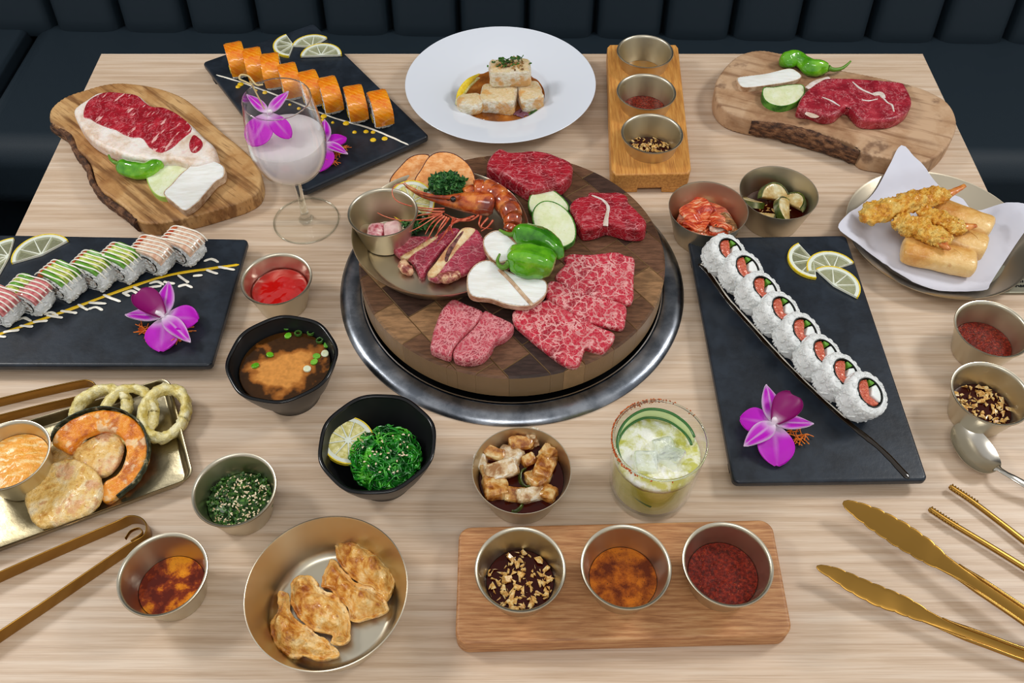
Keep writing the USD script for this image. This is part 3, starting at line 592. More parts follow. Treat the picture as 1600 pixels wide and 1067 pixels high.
# salmon and cream cheese rolls on the right plate
def disc_roll(label, M_):
    t = thing('cream_cheese_roll', label, 'sushi', M_, 'cream cheese rolls on the right plate'); R, r, h = .0232, .0152, .026
    body = lathe([(r, 0)] + [(R - .004, 0)] + arcpts(R - .004, .004, .004, -90, 0, 4) + arcpts(R - .005, h - .005, .005, 0, 90, 5) + [(r + .001, h), (r, h - .0015), (r, 0)], 48)
    part('rice', cat(noisy(body, .0012, 260, 2), grains(body, 330, 4, lambda q: math.hypot(q[0], q[1]) > r + .0022)), ricem, t, True)
    part('nori', lathe([(r - .0006, .001), (r + .0002, .001), (r + .0002, h + .0004), (r - .0006, h + .0004), (r - .0006, .001)], 48), norim, t, 30)
    c = Polygon(circle(r - .0008)); L_ = lambda pts: np.array(Polygon(pts).intersection(c).buffer(-.0003).exterior.coords)[:-1]
    part('salmon', noisy(pad(L_([(-.02, -.02), (.008, -.02), (.012, -.007), (.001, -.003), (-.001, .009), (-.006, .02), (-.02, .02)]), h - .0006, .002, .0013, .0014, 420, 3), .0004, 500), salmd, t, True)
    part('cream_cheese', pad(L_([(.0125, -.0065), (.0016, -.0025), (.0026, .008), (.009, .014), (.02, .0)]), h - .0002, .0015, .0015, .0004, 200, 5), cream, t, 50)
    part('avocado', pad(L_([(-.0055, .02), (-.0004, .0095), (.0022, .0085), (.008, .0145), (.004, .03)]), h + .0003, .0012, .0015, .0002, 200, 6), avog, t, 50)
    return t
dr = None; c8 = [(1131, 400), (1157, 427), (1184, 460), (1213, 492), (1245, 525), (1277, 560), (1308, 590), (1345, 620)]
o8 = ['rearmost', 'second from the back', 'third from the back', 'fourth from the back', 'fourth from the front', 'third from the front', 'second from the front', 'frontmost']
for i, (px, od) in enumerate(zip(c8, o8)):
    n_ = unit((.40, -.16 - .05 * math.sin(i * 2.1), .88)); f = Fr(px, PT + .024, n_, yaw=(0, 12, -8, 6, -5, 4, -10, 3)[i] - 10); m = f.M @ T4(0, 0, -.013)
    lab = 'rice roll of salmon, avocado and cream cheese, %s on right slate plate' % od
    if dr is None: dr = disc_roll(lab, m)
    else: copy(dr, lab, m)
# lemons
rind = M('lemon_rind', ('noise', [(.3, C('e3bf10')), (.7, C('efd83c'))], 200, (1, 1, 1), 0), rough=.35, bumps=[dict(s=700, d=.0004)])
rindg = M('lemon_rind_greenish', C('cdc11e'), rough=.35)
pith = M('lemon_pith', C('eff0dd'), rough=.5, sss=.2)
pulp = M('lemon_pulp', ('noise', [(.3, C('c9cf9a')), (.7, C('e8e9c4'))], 240, (1, 4, 1), .004), rough=.12, coat=.6, alpha=.33, bumps=[dict(s=380, st=(1, 1, 1), d=.0006)])
pulpo = M('lemon_pulp_dense', ('noise', [(.3, C('c5bc62')), (.7, C('e9e2a4'))], 240, (1, 1, 1), .004), rough=.12, coat=.6, bumps=[dict(s=380, d=.0006)])
def lemon(label, M_, a0=0, a1=180, R=.029, t=.0032, pm=pulp, group=None, nseg=10):
    th = thing('lemon_slice', label, 'lemon', M_, group)
    def sect(r, x0=a0, x1=a1): return Polygon([(0, 0)] + arcpts(0, 0, r, x0, x1, 40)) if x1 - x0 < 359 else Polygon(circle(r, 60))
    full = sect(R)
    ring = full.difference(sect(R - .0013, a0 - 3, a1 + 3)) if a1 - a0 < 359 else full.difference(Polygon(circle(R - .0013, 60)))
    inner = full.difference(ring.buffer(1e-6)); da = (a1 - a0) / max(2, round(nseg * (a1 - a0) / 360)) if a1 - a0 < 359 else 360 / nseg
    ws, aa = [], a0
    while aa < a1 - 1:
        w = Polygon([(.0012 * math.cos(math.radians(aa + da / 2)), .0012 * math.sin(math.radians(aa + da / 2)))] + arcpts(0, 0, R - .0048, aa, aa + da, 14)).buffer(-.0009).buffer(.0006); ws.append(w); aa += da
    g = lambda x: max(x.geoms, key=lambda q: q.area) if hasattr(x, 'geoms') else x
    part('rind', prism(g(ring), t), rind, th, 40)
    pp = part('pith', prism(g(inner.difference(shapely.union_all(ws).buffer(-.0001))), t - .0003), pith, th, 40)
    for w in ws:
        if not w.is_empty: part('pulp_segment', pad(np.array(g(w).exterior.coords)[:-1], t - .0002, .001, .0018, .0003, 300, 2, rb=.0005), pm, pp, 50)
    return th
def lay_lemon(px, h, yaw, label, **k): f = Fr(px, h, k.pop('n', (0, 0, 1)), yaw=yaw); return lemon(label, f.M, **k)
lay_lemon((1270, 408), PT, 140, 'lemon half slice, left of three on right slate plate', n=(0, 0, 1), group=None, a0=-25, a1=125)
lay_lemon((1300, 424), PT + .0006, 18, 'lemon half slice, middle of three on right slate plate', a0=5, a1=165)
lay_lemon((1302, 448), PT + .0012, -44, 'lemon half slice, lowest of three on right slate plate', a0=5, a1=165)
lay_lemon((459, 72), PT, 140, 'lemon half slice, left of three on back slate plate', a0=-20, a1=125)
lay_lemon((488, 75), PT + .0006, 50, 'lemon half slice, middle of three on back slate plate', a0=0, a1=125)
lay_lemon((502, 89), PT + .0012, 3, 'lemon half slice, lowest of three on back slate plate', a0=0, a1=180)
lay_lemon((66, 400), PT, 36, 'lemon half slice lying on left slate plate behind the rolls', a0=8, a1=168, R=.033)
lay_lemon((15, 403), PT, 0, 'lemon wedge slice cut off by left frame edge on slate plate', a0=98, a1=266, R=.030)
# orchids: petals in a frame, positions given as places in the photo
petm = M('orchid_petal', None, attr=True, rough=.45, sss=.15, tl=.18, bumps=[dict(s=300, st=(1, 1, 1), d=.0002, str=.4)])
lipm = M('orchid_lip', None, attr=True, rough=.4, tl=.15)
cole = M('orchid_column', C('f2e6f0'), rough=.4)
carm = M('carrot_shred', ('noise', [(.3, C('c85a14')), (.7, C('ee8a30'))], 120, (1, 1, 1), 0), rough=.35)
WHT, MAG, DRK = np.array(C('f4e4f4')), np.array(C('cc0ccc')), np.array(C('8c0668'))
def petal(b, e, w, lift, kind, z0=.0, cup=.15, c=MAG, nu=16, nv=11):
    b, e = np.asarray(b, float), np.asarray(e, float); d = e - b; L = np.linalg.norm(d); d = d / L; s_ = np.array([-d[1], d[0]])
    u, v = np.meshgrid(np.linspace(0, 1, nu), np.linspace(-1, 1, nv), indexing='ij')
    W = {'narrow': np.sin(np.pi * np.clip(u, 0, 1) ** .85) ** .75 * (1 - .25 * u), 'wide': np.sin(np.pi * (.06 + .93 * u) ** 1.25) ** .62, 'lip': np.sin(np.pi * (.1 + .86 * u) ** 1.5) ** .5}[kind] * w / 2
    xy = b + (u * L)[..., None] * d + (v * W)[..., None] * s_
    z = z0 + lift[0] * u + lift[1] * u * u + cup * W * v * v * 1.2 + .0006 * np.sin(u * 9 + v * 4) * u
    V = np.dstack([xy, z]); nrm = np.gradient(V, axis=0), np.gradient(V, axis=1); N_ = np.cross(nrm[0], nrm[1]); N_ /= np.linalg.norm(N_, axis=2, keepdims=True) + 1e-12
    th = .0005; A, B = V + N_ * th, V - N_ * th; f = grid_faces(nu, nv); k = nu * nv
    lp = np.array([j for j in range(nv)] + [i * nv + nv - 1 for i in range(1, nu)] + [(nu - 1) * nv + j for j in range(nv - 2, -1, -1)] + [i * nv for i in range(nu - 2, 0, -1)]); ln = np.roll(lp, -1)
    m = tm(np.vstack([A.reshape(-1, 3), B.reshape(-1, 3)]), np.vstack([f, f[:, ::-1] + k, np.stack([lp, ln + k, lp + k], 1), np.stack([lp, ln, ln + k], 1)]))
    if m.volume < 0: m.invert()
    wt = np.clip(1 - (u - .06) / .30, 0, 1) ** 1.3
    if kind == 'narrow': wt = np.maximum(wt, .75 * np.clip((np.abs(v) - .72) / .28, 0, 1)); wt = np.maximum(wt, np.clip((u - .86) / .14, 0, 1) * .9); wt = np.maximum(wt, .45 * np.clip(1 - np.abs(v) / .09, 0, 1))
    else: wt = np.maximum(wt, .35 * np.clip(1 - np.abs(v) / .06, 0, 1) * (1 - u))
    if kind == 'lip': wt = np.clip(1 - u / .3, 0, 1) * np.clip(1.3 - np.abs(v) * 1.6, 0, 1)
    col = c + (WHT - c) * wt[..., None]; deep = np.clip(u - .45, 0, 1)[..., None] * (.5 if kind != 'narrow' else .2); col = col * (1 - deep) + DRK * deep * (.9 if kind == 'lip' else .55) + col * deep * (.1 if kind == 'lip' else .45)
    return m, np.vstack([col.reshape(-1, 3)] * 2)
def orchid(label, f, z, c, petals, col_tip):
    """petals: (kind, tip place, width in m, (lift, curl))."""
    t = thing('orchid', label, 'flower', f.M); b = f.l([c], z)[0]
    for i, (kind, tip, w, lift) in enumerate(petals):
        e = f.l([tip], z + sum(lift))[0]; m, cl = petal(b[:2], e[:2], w, lift, kind, z + (.0035 if kind == 'narrow' else .0008 * i), c=DRK if kind == 'lip' else MAG, cup={'lip': .35, 'wide': .05, 'narrow': .12}[kind])
        part({'narrow': 'sepal', 'wide': 'petal', 'lip': 'lip'}[kind], m, lipm if kind == 'lip' else petm, t, col=cl)
    e = f.l([col_tip], z + .010)[0]; part('column', loft(np.array([b, b * .5 + e * .5 + [0, 0, .003], e]), [.0022, .003, .0018], 10), cole, t, True); return t
def shreds(label, f, pts, n, seed, spread=.012):
    rng = np.random.default_rng(seed); o = []
    for i in range(n):
        c = f.l([pts[i % len(pts)]], 0.0)[0] * .8; a = rng.uniform(0, 6.28); Ls = rng.uniform(.4, 1) * spread
        q = np.array([c + [math.cos(a + j * rng.uniform(.2, .7)) * Ls * (j - 1.5) / 1.5, math.sin(a + j * rng.uniform(.2, .7)) * Ls * (j - 1.5) / 1.5, .0012 + abs(rng.normal(0, .0035))] for j in range(4)])
        o.append(loft(spline(q, 12), .00055, 6))
    return solo('carrot_shreds', cat(*o), carm, label, 'garnish', f.M, kind='stuff', smooth=True)
f = Fr((257, 505), PT); shreds('fine orange carrot shreds under the orchid on left slate plate', f, [(228, 528), (222, 522), (240, 520), (300, 528), (285, 540), (260, 505), (215, 520)], 46, 1)
orchid('magenta and white orchid blossom on the left slate plate', f, .012, (257, 497), [('wide', (252, 549), .036, (-.002, -.006)), ('wide', (310, 500), .034, (.004, -.004)), ('narrow', (299, 538), .021, (.001, -.004)), ('narrow', (197, 495), .020, (0, -.003)), ('narrow', (265, 443), .022, (.004, -.002)), ('lip', (217, 461), .028, (.008, .004))], (243, 487))
f = Fr((1213, 665), PT); shreds('fine orange carrot shreds under the orchid on right slate plate', f, [(1250, 690), (1245, 650), (1240, 680), (1190, 700), (1186, 705), (1262, 690), (1213, 668)], 40, 2)
orchid('magenta and white orchid blossom on the right slate plate', f, .012, (1209, 664), [('wide', (1214, 728), .036, (-.002, -.006)), ('wide', (1156, 655), .030, (.003, -.004)), ('narrow', (1161, 700), .022, (.001, -.004)), ('narrow', (1270, 665), .018, (.002, -.004)), ('narrow', (1196, 604), .021, (.004, -.002)), ('lip', (1240, 622), .028, (.008, .004))], (1210, 652))
f = Fr((520, 235), PT); shreds('fine orange carrot shreds under the orchid on back slate plate', f, [(530, 246), (525, 238), (515, 262), (540, 236), (520, 258)], 36, 3)
orchid('magenta orchid blossom on the back slate plate, half hidden by wine glass', f, .011, (507, 227), [('wide', (498, 268), .034, (-.002, -.006)), ('wide', (541, 216), .024, (.003, -.003)), ('narrow', (544, 244), .016, (.001, -.004)), ('narrow', (478, 230), .018, (0, -.003)), ('narrow', (508, 190), .02, (.004, -.002)), ('lip', (482, 205), .026, (.008, .004))], (500, 222))
# sauces on the plates
def drizzle(name, label, f, px, h, r, mat, flat=.45, seed=0, n=60, mode=None, wv=.0006):
    rng = np.random.default_rng(seed); p_ = spline(f.l(px, h), n); p_[:, 2] = h; p_[:, :2] += wv * rng.normal(size=(n, 2)).cumsum(0) * .15
    rr = r * (.75 + .5 * fbm(np.c_[np.arange(n) * .25, np.zeros((n, 2))], 3, seed)); rr[0] *= .5; rr[-1] *= .3
    return loft(p_, np.c_[rr, rr * flat], 10)
f = Fr((120, 470), 0)
tt = thing('sauce_drizzle', 'yellow and white sauce line across the left slate plate', 'sauce', f.M)
part('yellow_line', drizzle('', '', f, [(-15, 527), (40, 508), (110, 483), (190, 453), (262, 430), (330, 419), (374, 413)], PT + .0004, .0021, ysau, seed=1), ysau, tt, True)
rng = np.random.default_rng(4); o = []
for a in np.linspace(.02, .95, 17):
    b = np.array([-12 + 385 * a, 527 - 112 * a - 6 * math.sin(a * 3.1)]); dx, dy = rng.uniform(4, 14), rng.uniform(-3, 7)
    o.append(drizzle('', '', f, [tuple(b + (-dx, -dy)), tuple(b), tuple(b + (dx, dy * .8))], PT + .0009, .0017, wmay, seed=int(a * 100), n=14))
for px in [(80, 488), (150, 480), (205, 455), (245, 440), (330, 405), (290, 445), (38, 497)]: o.append(drizzle('', '', f, [(px[0] - 12, px[1] + 3), px, (px[0] + 11, px[1] + 5)], PT + .0006, .0018, wmay, seed=px[0], n=14))
part('white_dash', cat(*o), wmay, tt, True, kind='stuff')
f = Fr((1265, 560), 0); solo('sauce_drizzle', cat(drizzle('', '', f, [(1092, 412), (1108, 428), (1140, 472), (1190, 528), (1240, 580), (1290, 628), (1330, 664), (1380, 705), (1420, 748)], PT + .0003, .0030, dsau, .35, 3, 90)), dsau, 'thin dark glaze line across the right slate plate', 'sauce', f.M, smooth=True)
solo('sauce_drizzle', drizzle('', '', f, [(1095, 412), (1110, 424), (1142, 468), (1192, 524), (1242, 577), (1292, 625), (1322, 652)], PT + .0011, .0010, wmay, .5, 5, 80), wmay, 'thin white sauce line on the right slate plate beside the rolls', 'sauce', f.M, smooth=True)
f = Fr((500, 180), 0); solo('sauce_drizzle', drizzle('', '', f, [(338, 117), (380, 130), (440, 152), (520, 184), (575, 200), (612, 215), (640, 227)], PT + .0004, .0014, wmay, .4, 6, 60), wmay, 'thin white sauce line along the rolls on back slate plate', 'sauce', f.M, smooth=True)
yd = [(376, 130, 5), (372, 134, 4), (414, 143, 4), (400, 140, 2.5), (453, 162, 2.5), (467, 168, 3), (506, 180, 5), (520, 190, 2.5), (541, 191, 5), (554, 205, 3.5), (572, 204, 4), (583, 205, 3.5), (583, 217, 4.5), (601, 215, 4.5), (504, 186, 3.5)]
dd = thing('sauce_dots', 'yellow mango sauce dots on back slate plate beside the rolls', 'sauce', f.M)
for x, y, r in yd: q = f.l([(x, y + 2)], PT - .0003)[0]; part('sauce_dot', mv(ball(2, (r * .0009, r * .0009, .0022)), T4(*q)), ysau, dd, True)
# ---------------- boards and raw meat ----------------
def S(px, h, t, n=(0, 0, 1), **k):
    """Frame standing at height h under an outline traced on its top face (thickness t)."""
    px = np.asarray(px, float); f = Fr(px.mean(0), h, n); return f, f.out(px, t, **k)
def z2(o, s, pts): return [(o[0] + x / s, o[1] + y / s) for x, y in pts]
olive = M('olive_wood', ('noise', [(.25, C('98683a')), (.5, C('b98c58')), (.75, C('cfa874'))], 14, (1, 1, 1), .03), [dict(s=9, st=(1, 11, 4), rot=(0, 0, -42), lo=.46, hi=.66, det=6, c=C('6e4626'), amt=.8, warp=.025, ws=12), dict(s=26, st=(1, 14, 4), rot=(0, 0, -42), lo=.58, hi=.66, c=C('6a4322'), amt=.55, warp=.02, ws=14), dict(s=16, st=(1, 7, 2), rot=(0, 0, -42), lo=.56, hi=.7, c=C('8a5c30'), amt=.6, warp=.03, ws=20)], rough=.5, spec=.35)
olive2 = M('teak_wood', ('noise', [(.3, C('967052')), (.5, C('b28e6c')), (.7, C('c4a484'))], 14, (1, 1, 1), .03), [dict(s=9, st=(1, 9, 4), rot=(0, 0, -22), lo=.48, hi=.68, det=6, c=C('7a563a'), amt=.7, warp=.03, ws=12), dict(s=24, lo=.6, hi=.7, c=C('5e4030'), amt=.7)], rough=.55, spec=.3)
bark = M('bark', ('noise', [(.3, C('38241a')), (.5, C('5c3c28')), (.75, C('8a6244'))], 90, (1, 1, 2.5), .01), rough=.85, bumps=[dict(s=160, d=.003)])
# left board
px = [(77, 177), (84, 164), (103, 150), (132, 140), (165, 131), (194, 129), (239, 135), (281, 149), (309, 169), (343, 202), (378, 231), (402, 256), (409, 280), (403, 300), (385, 312), (360, 321), (309, 336), (253, 348), (218, 346), (197, 325), (170, 306), (158, 298), (149, 281), (140, 253), (121, 233), (111, 209), (81, 194)]
f, o = S(px, 0, .021); lb = thing('steak_board', 'live-edge olive wood board at left with striploin steak', 'board', f.M)
part('board', pad(o, .021, .003, .006, .0003, 60, 1, rb=.002), olive, lb, 45)
bp = f.l([(84, 200), (111, 217), (121, 240), (138, 262), (147, 288), (160, 307), (178, 322), (198, 337), (217, 352)], .0105); part('bark_edge', noisy(loft(spline(bp, 70), np.c_[np.full(70, .0045), np.full(70, .0095)], 18), .0025, 130, 3), bark, lb, True)
LB = .0205
strip = M('striploin_lean', ('noise', [(.3, C('8e0c1c')), (.55, C('a81628')), (.75, C('bc2a38'))], 70, (1, 1, 1), .01),
          [dict(k='contour', s=75, st=(1.6, .8, 1), det=6, nr=.65, lo=.022, hi=.0, c=C('d88088'), amt=.6, warp=.014, ws=60), dict(k='noise', s=70, st=(.7, 2.6, 1), rot=(0, 0, 68), lo=.60, hi=.67, c=C('ecb8b2'), amt=.9, warp=.006, ws=60), dict(k='noise', s=160, st=(.7, 2.2, 1), rot=(0, 0, 30), lo=.62, hi=.7, c=C('e2a2a2'), amt=.7), dict(k='noise', s=40, lo=.62, hi=.72, c=C('cc5560'), amt=.7)], rough=.3, coat=.25, bumps=[dict(s=300, d=.0008)], sss=.08)
fatm = M('white_fat', ('noise', [(.3, C('d8bca4')), (.5, C('ecd9cc')), (.75, C('f5e9e2'))], 45, (1, 1, 1), .02), [dict(s=60, lo=.6, hi=.75, c=C('e2a8a0'), amt=.5)], rough=.38, sss=.2, bumps=[dict(s=200, d=.0008)])
Z7 = lambda p: z2((110, 130), 5.079, p)
f, o = S(Z7([(22, 220), (60, 165), (130, 120), (200, 75), (280, 60), (400, 68), (530, 85), (600, 140), (650, 175), (740, 185), (850, 235), (960, 320), (1060, 420), (1130, 480), (1160, 540), (1155, 600), (1080, 625), (960, 640), (820, 600), (640, 600), (470, 575), (280, 510), (150, 430), (70, 330)]), LB, .019)
st = thing('striploin_steak', 'thick raw striploin steak with white fat cap on left board', 'steak', f.M)
part('fat', pad(o, .0188, .005, .004, .0012, 90, 2, rb=.004), fatm, st, True)
part('lean', pad(f.out(Z7([(110, 200), (150, 130), (230, 85), (300, 68), (400, 75), (520, 92), (590, 150), (650, 185), (740, 192), (850, 245), (940, 320), (960, 380), (890, 440), (820, 500), (720, 550), (630, 510), (570, 440), (480, 430), (400, 395), (340, 365), (240, 335), (160, 285), (105, 270)]), .0195), .0196, .0012, .003, .0007, 160, 3), strip, st, True)
part('lean', pad(f.out(Z7([(940, 480), (975, 410), (1030, 440), (1050, 490), (1010, 545), (960, 545)]), .0195), .0196, .001, .002, .0005, 160, 4), strip, st, True)
# vegetables
pepg = M('green_pepper_skin', ('noise', [(.3, C('3f8a10')), (.6, C('66b01c')), (.8, C('8cc832'))], 40, (1, 1, 1), .01), rough=.12, coat=.7, spec=.5)
pepd = M('dark_green_pepper_skin', ('noise', [(.3, C('2c700e')), (.6, C('4d9a18')), (.8, C('77ba2c'))], 40, (1, 1, 1), .01), rough=.12, coat=.7)
stemm = M('pepper_stem', C('5d8a24'), rough=.4)
def pepper(label, f, path, rmax, stem, mat=pepg, prof=(.35, .75, .95, 1, .97, .9, .8, .6, .25), ridge=.07, nr=4, ph=0.):
    t = thing('green_pepper', label, 'pepper', f.M); n = 40
    c = spline(path, n); r = np.interp(np.linspace(0, 1, n), np.linspace(0, 1, len(prof)), prof) * rmax; r[0] *= .5; r[-1] *= .5
    m = loft(c, r, 32); v = m.vertices.copy(); a = np.arange(32) * 2 * np.pi / 32
    for i in range(n): v[i * 32:(i + 1) * 32] = c[i] + (v[i * 32:(i + 1) * 32] - c[i]) * (1 + ridge * (np.cos(nr * a + i * .06 + ph) - .4 * np.abs(np.cos(nr * a * 2)) + .25 * np.sin(i * .45)))[:, None]
    m.vertices = v; part('body', noisy(m, .0008, 120, 2), mat, t, True)
    sp = spline(stem, 20); part('stem', loft(sp, np.linspace(.0034, .0012, 20) * np.r_[[1.5, 1.3], np.ones(18)], 10), stemm, t, True); return t
zfl = M('zucchini_flesh', ('noise', [(.3, C('dfe2ae')), (.6, C('ebecc6')), (.8, C('f0f0d4'))], 90, (1, 1, 1), .01), [dict(k='spot', s=170, lo=.22, hi=.1, c=C('d8d49a'), amt=.5)], rough=.3, sss=.2, coat=.2)
zsk = M('zucchini_skin', ('noise', [(.35, C('2f6a20')), (.7, C('5f9a3a'))], 90, (1, 1, 1), 0), rough=.3)
zskl = M('zucchini_skin_light', C('a8c860'), rough=.3)
def zuc(label, px, h, t=.008, n=(0, 0, 1), sk=zsk):
    f, o = S(px, h, t, n); th = thing('zucchini_slice', label, 'zucchini', f.M); pg = Polygon(o).buffer(0); i = pg.buffer(-.0011)
    part('flesh', pad(np.array(i.exterior.coords)[:-1], t, .0006, .004, .0002, 90, 1), zfl, th, 40); part('skin', prism(pg.difference(i.buffer(.00002)), t - .0002), sk, th, 40); return th
mfl = M('mushroom_flesh', ('noise', [(.3, C('e6e2da')), (.7, C('f4f2ee'))], 40, (1, 6, 1), .01), rough=.5, sss=.15)
msk = M('mushroom_skin', ('noise', [(.3, C('a47a56')), (.7, C('d8bfa2'))], 90, (1, 1, 1), 0), rough=.5)
def mush(label, px, h, t=.006, n=(0, 0, 1), sk=msk, sm=False):
    global f_m_, f_t_; f, o = S(px, h, t, n); th = thing('mushroom_slice', label, 'mushroom', f.M); f_m_, f_t_ = f, th; pg = Polygon(o).buffer(0); i = pg.buffer(-.0008)
    part('flesh', pad(np.array(i.exterior.coords)[:-1], t, .0012, .004, .0003, 60, 1), mfl, th, 40); part('skin', prism(pg.difference(i.buffer(.00002)), t - .0008), sk, th, 40); return th
def pth(f, pts, z): return f.l(pts, z)
f = Fr((210, 265), LB); pepper('small green pepper on left board in front of the steak', f, f.l(Z7([(390, 640), (440, 670), (520, 690), (600, 690), (680, 650), (740, 640)]), [.010, .011, .011, .011, .010, .010]), .0115, f.l(Z7([(395, 645), (370, 635), (345, 625), (320, 605), (303, 570)]), [.011, .012, .013, .013, .014]), prof=(.5, .9, 1, 1, .95, .85, .7, .5))
zuc('round zucchini slice on left board between pepper and mushroom', Z7([(600, 740), (615, 680), (660, 625), (730, 598), (800, 595), (870, 615), (920, 650), (935, 680), (900, 760), (860, 840), (800, 890), (740, 905), (680, 885), (630, 830)]), LB, .008, sk=zskl)
mush('thick white mushroom slice at front of the left board', Z7([(738, 870), (800, 800), (870, 720), (930, 670), (975, 620), (1010, 600), (1080, 600), (1160, 620), (1218, 660), (1215, 735), (1150, 780), (1080, 860), (1010, 940), (930, 1000), (890, 1005), (820, 950)]), LB + .004, .010, n=(-.04, -.05, 1))
# right board
px = [(1117, 141), (1121, 122), (1139, 98), (1161, 83), (1190, 78), (1224, 84), (1265, 96), (1310, 108), (1357, 117), (1419, 131), (1453, 143), (1481, 160), (1494, 184), (1492, 208), (1475, 234), (1450, 251), (1419, 253), (1383, 246), (1352, 240), (1335, 226), (1284, 208), (1242, 197), (1205, 190), (1170, 186), (1139, 176), (1122, 160)]
f, o = S(px, 0, .027); rbd = thing('steak_board', 'live-edge brown wood board at back right with ribeye steak', 'board', f.M)
part('board', pad(o, .027, .003, .006, .0004, 60, 2, rb=.003), olive2, rbd, 45)
bp = f.l([(1172, 199), (1200, 203), (1235, 210), (1270, 220), (1305, 233), (1340, 247)], .0145); part('bark_edge', noisy(loft(spline(bp, 60), np.c_[np.sin(np.linspace(.25, 2.9, 60)) * .006 + .001, np.sin(np.linspace(.25, 2.9, 60)) * .004 + .0095], 20), .003, 120, 5), bark, rbd, True)
RB = .0265
rib = M('ribeye_lean', ('noise', [(.3, C('851424')), (.55, C('a02232')), (.75, C('b63a46'))], 60, (1, 1, 1), .01),
        [dict(k='contour', s=50, det=6, nr=.65, lo=.02, hi=.0, c=C('d88c90'), amt=.6, warp=.02, ws=60), dict(k='noise', s=200, st=(1, 2, 1), lo=.62, hi=.72, c=C('d07880'), amt=.7)], rough=.32, coat=.25, bumps=[dict(s=260, d=.0008)], sss=.08)
Z5 = lambda p: z2((1200, 0), 3.5575, p)
f, o = S(Z5([(165, 590), (190, 530), (225, 490), (270, 455), (330, 430), (460, 430), (600, 438), (740, 453), (770, 480), (800, 545), (795, 590), (760, 630), (690, 660), (580, 665), (520, 655), (480, 620), (455, 590), (430, 590), (380, 630), (310, 635), (240, 610), (190, 605)]), RB, .017)
rs = thing('ribeye_steak', 'raw ribeye steak with fat seams on the back right board', 'steak', f.M)
part('lean', pad(o, .0165, .004, .0035, .0012, 90, 3, rb=.003), rib, rs, True)
def seam(pts, w, z): q = f.l(Z5(pts), z); return noisy(loft(spline(q, 30), np.c_[np.full(30, w) * (.6 + .6 * np.sin(np.linspace(.2, 2.9, 30))), np.full(30, .0008)], 10), .0006, 200, 2)
part('fat_seam', cat(seam([(585, 525), (625, 520), (645, 545)], .0036, .0166), seam([(470, 455), (510, 490), (560, 515), (600, 530)], .0013, .0168), seam([(640, 545), (665, 570), (690, 585), (700, 620)], .0012, .0167), seam([(520, 555), (560, 560), (610, 550)], .0010, .0168), seam([(300, 540), (350, 560), (400, 590)], .0010, .0168)), fatm, rs, True)
part('fat_seam', seam([(215, 490), (270, 458), (340, 432)], .004, .0150), fatm, rs, True)
part('fat_seam', seam([(210, 625), (250, 640), (290, 630)], .005, .0120), fatm, rs, True)
mush('narrow white mushroom slice on the back right board', z2((900, 0), 3.5575, [(897, 430), (960, 418), (1060, 405), (1180, 378), (1230, 395), (1255, 425), (1200, 450), (1080, 470), (950, 485), (910, 470)]), RB, .008)
zuc('half-moon zucchini slice with dark rind on the back right board', z2((900, 0), 3.5575, [(1035, 520), (1045, 485), (1100, 482), (1180, 470), (1250, 468), (1272, 490), (1265, 530), (1220, 570), (1150, 590), (1090, 580), (1050, 555)]), RB, .010)
f = Fr((1260, 100), RB); pepper('shiny curved green pepper on the back right board', f, f.l(Z5([(80, 350), (110, 335), (160, 325), (200, 350), (240, 375), (290, 375), (335, 375)]), .011), .0115, f.l(Z5([(335, 380), (370, 388), (410, 380), (440, 360), (460, 340)]), [.011, .010, .010, .012, .014]), prof=(.6, 1, 1.05, .85, .8, 1, 1, .85, .5), ridge=.09, nr=3)
# meat on the round board
def marb(name, lean, fat, s1, s2, w1, w2, st=(1, 1, 1), amt=.9):
    l3 = [tuple(np.array(C(lean)) * k) for k in (.62, 1, 1.3)]
    return M(name, ('noise', [(.3, l3[0]), (.5, l3[1]), (.7, l3[2])], 60, (1, 1, 1), .01),
             [dict(k='vein', s=s1, st=st, lo=w1 * 1.5, hi=.0, c=C(fat), amt=amt, warp=.03, ws=70), dict(k='vein', s=s1 * 2.3, st=st, lo=w1 * 1.3, hi=.0, c=C(fat), amt=.38, warp=.012, ws=150), dict(k='noise', s=s2 * .9, st=st, det=4, lo=.63, hi=.72, c=C(fat), amt=.4), dict(k='noise', s=60, lo=.5, hi=.62, c=l3[0], amt=.35), dict(k='noise', s=50, lo=.64, hi=.74, c=C(fat), amt=.6)], rough=.34, coat=.2, bumps=[dict(s=330, d=.0007)], sss=.1)
mar = marb('marbled_beef', 'bc2038', 'edaeaa', 82, 190, .078, .035)
bri = marb('brisket_beef', 'b43448', 'e0989a', 170, 330, .13, .05)
chk = marb('chuck_beef', 'a31426', 'd8868a', 60, 150, .036, .022, (.7, 2.4, 1), .8)
Z2 = lambda p: z2((650, 350), 3.5575, p); Z1 = lambda p: z2((700, 200), 3.5575, p)
def meat(name, label, px, h, t, mat, cat_='beef', n=(0, 0, 1), amp=.0012, seed=1, er=.003, group=None, rb=.002):
    f, o = S(px, h, t, n, sharp=False); return f, solo(name, pad(o, t, er, .0032, amp, 110, seed, rb=rb, wob=.0008), mat, label, cat_, f.M, group, smooth=True)
meat('marbled_beef_slice', 'marbled beef slice, topmost of three at right of the walnut board', Z2([(820, 185), (870, 160), (960, 165), (1110, 152), (1160, 170), (1215, 190), (1212, 300), (1212, 400), (1190, 440), (1120, 420), (1000, 400), (880, 380), (780, 300), (790, 260), (830, 215)]), BH + .009, .0085, mar, n=(.05, -.10, 1), seed=1)
meat('marbled_beef_slice', 'marbled beef slice, middle of three at right of the walnut board', Z2([(735, 320), (790, 315), (860, 350), (980, 390), (1100, 420), (1168, 455), (1165, 540), (1150, 575), (1090, 570), (960, 540), (850, 480), (770, 430), (725, 390)]), BH + .0045, .0085, mar, n=(.05, -.10, 1), seed=2)
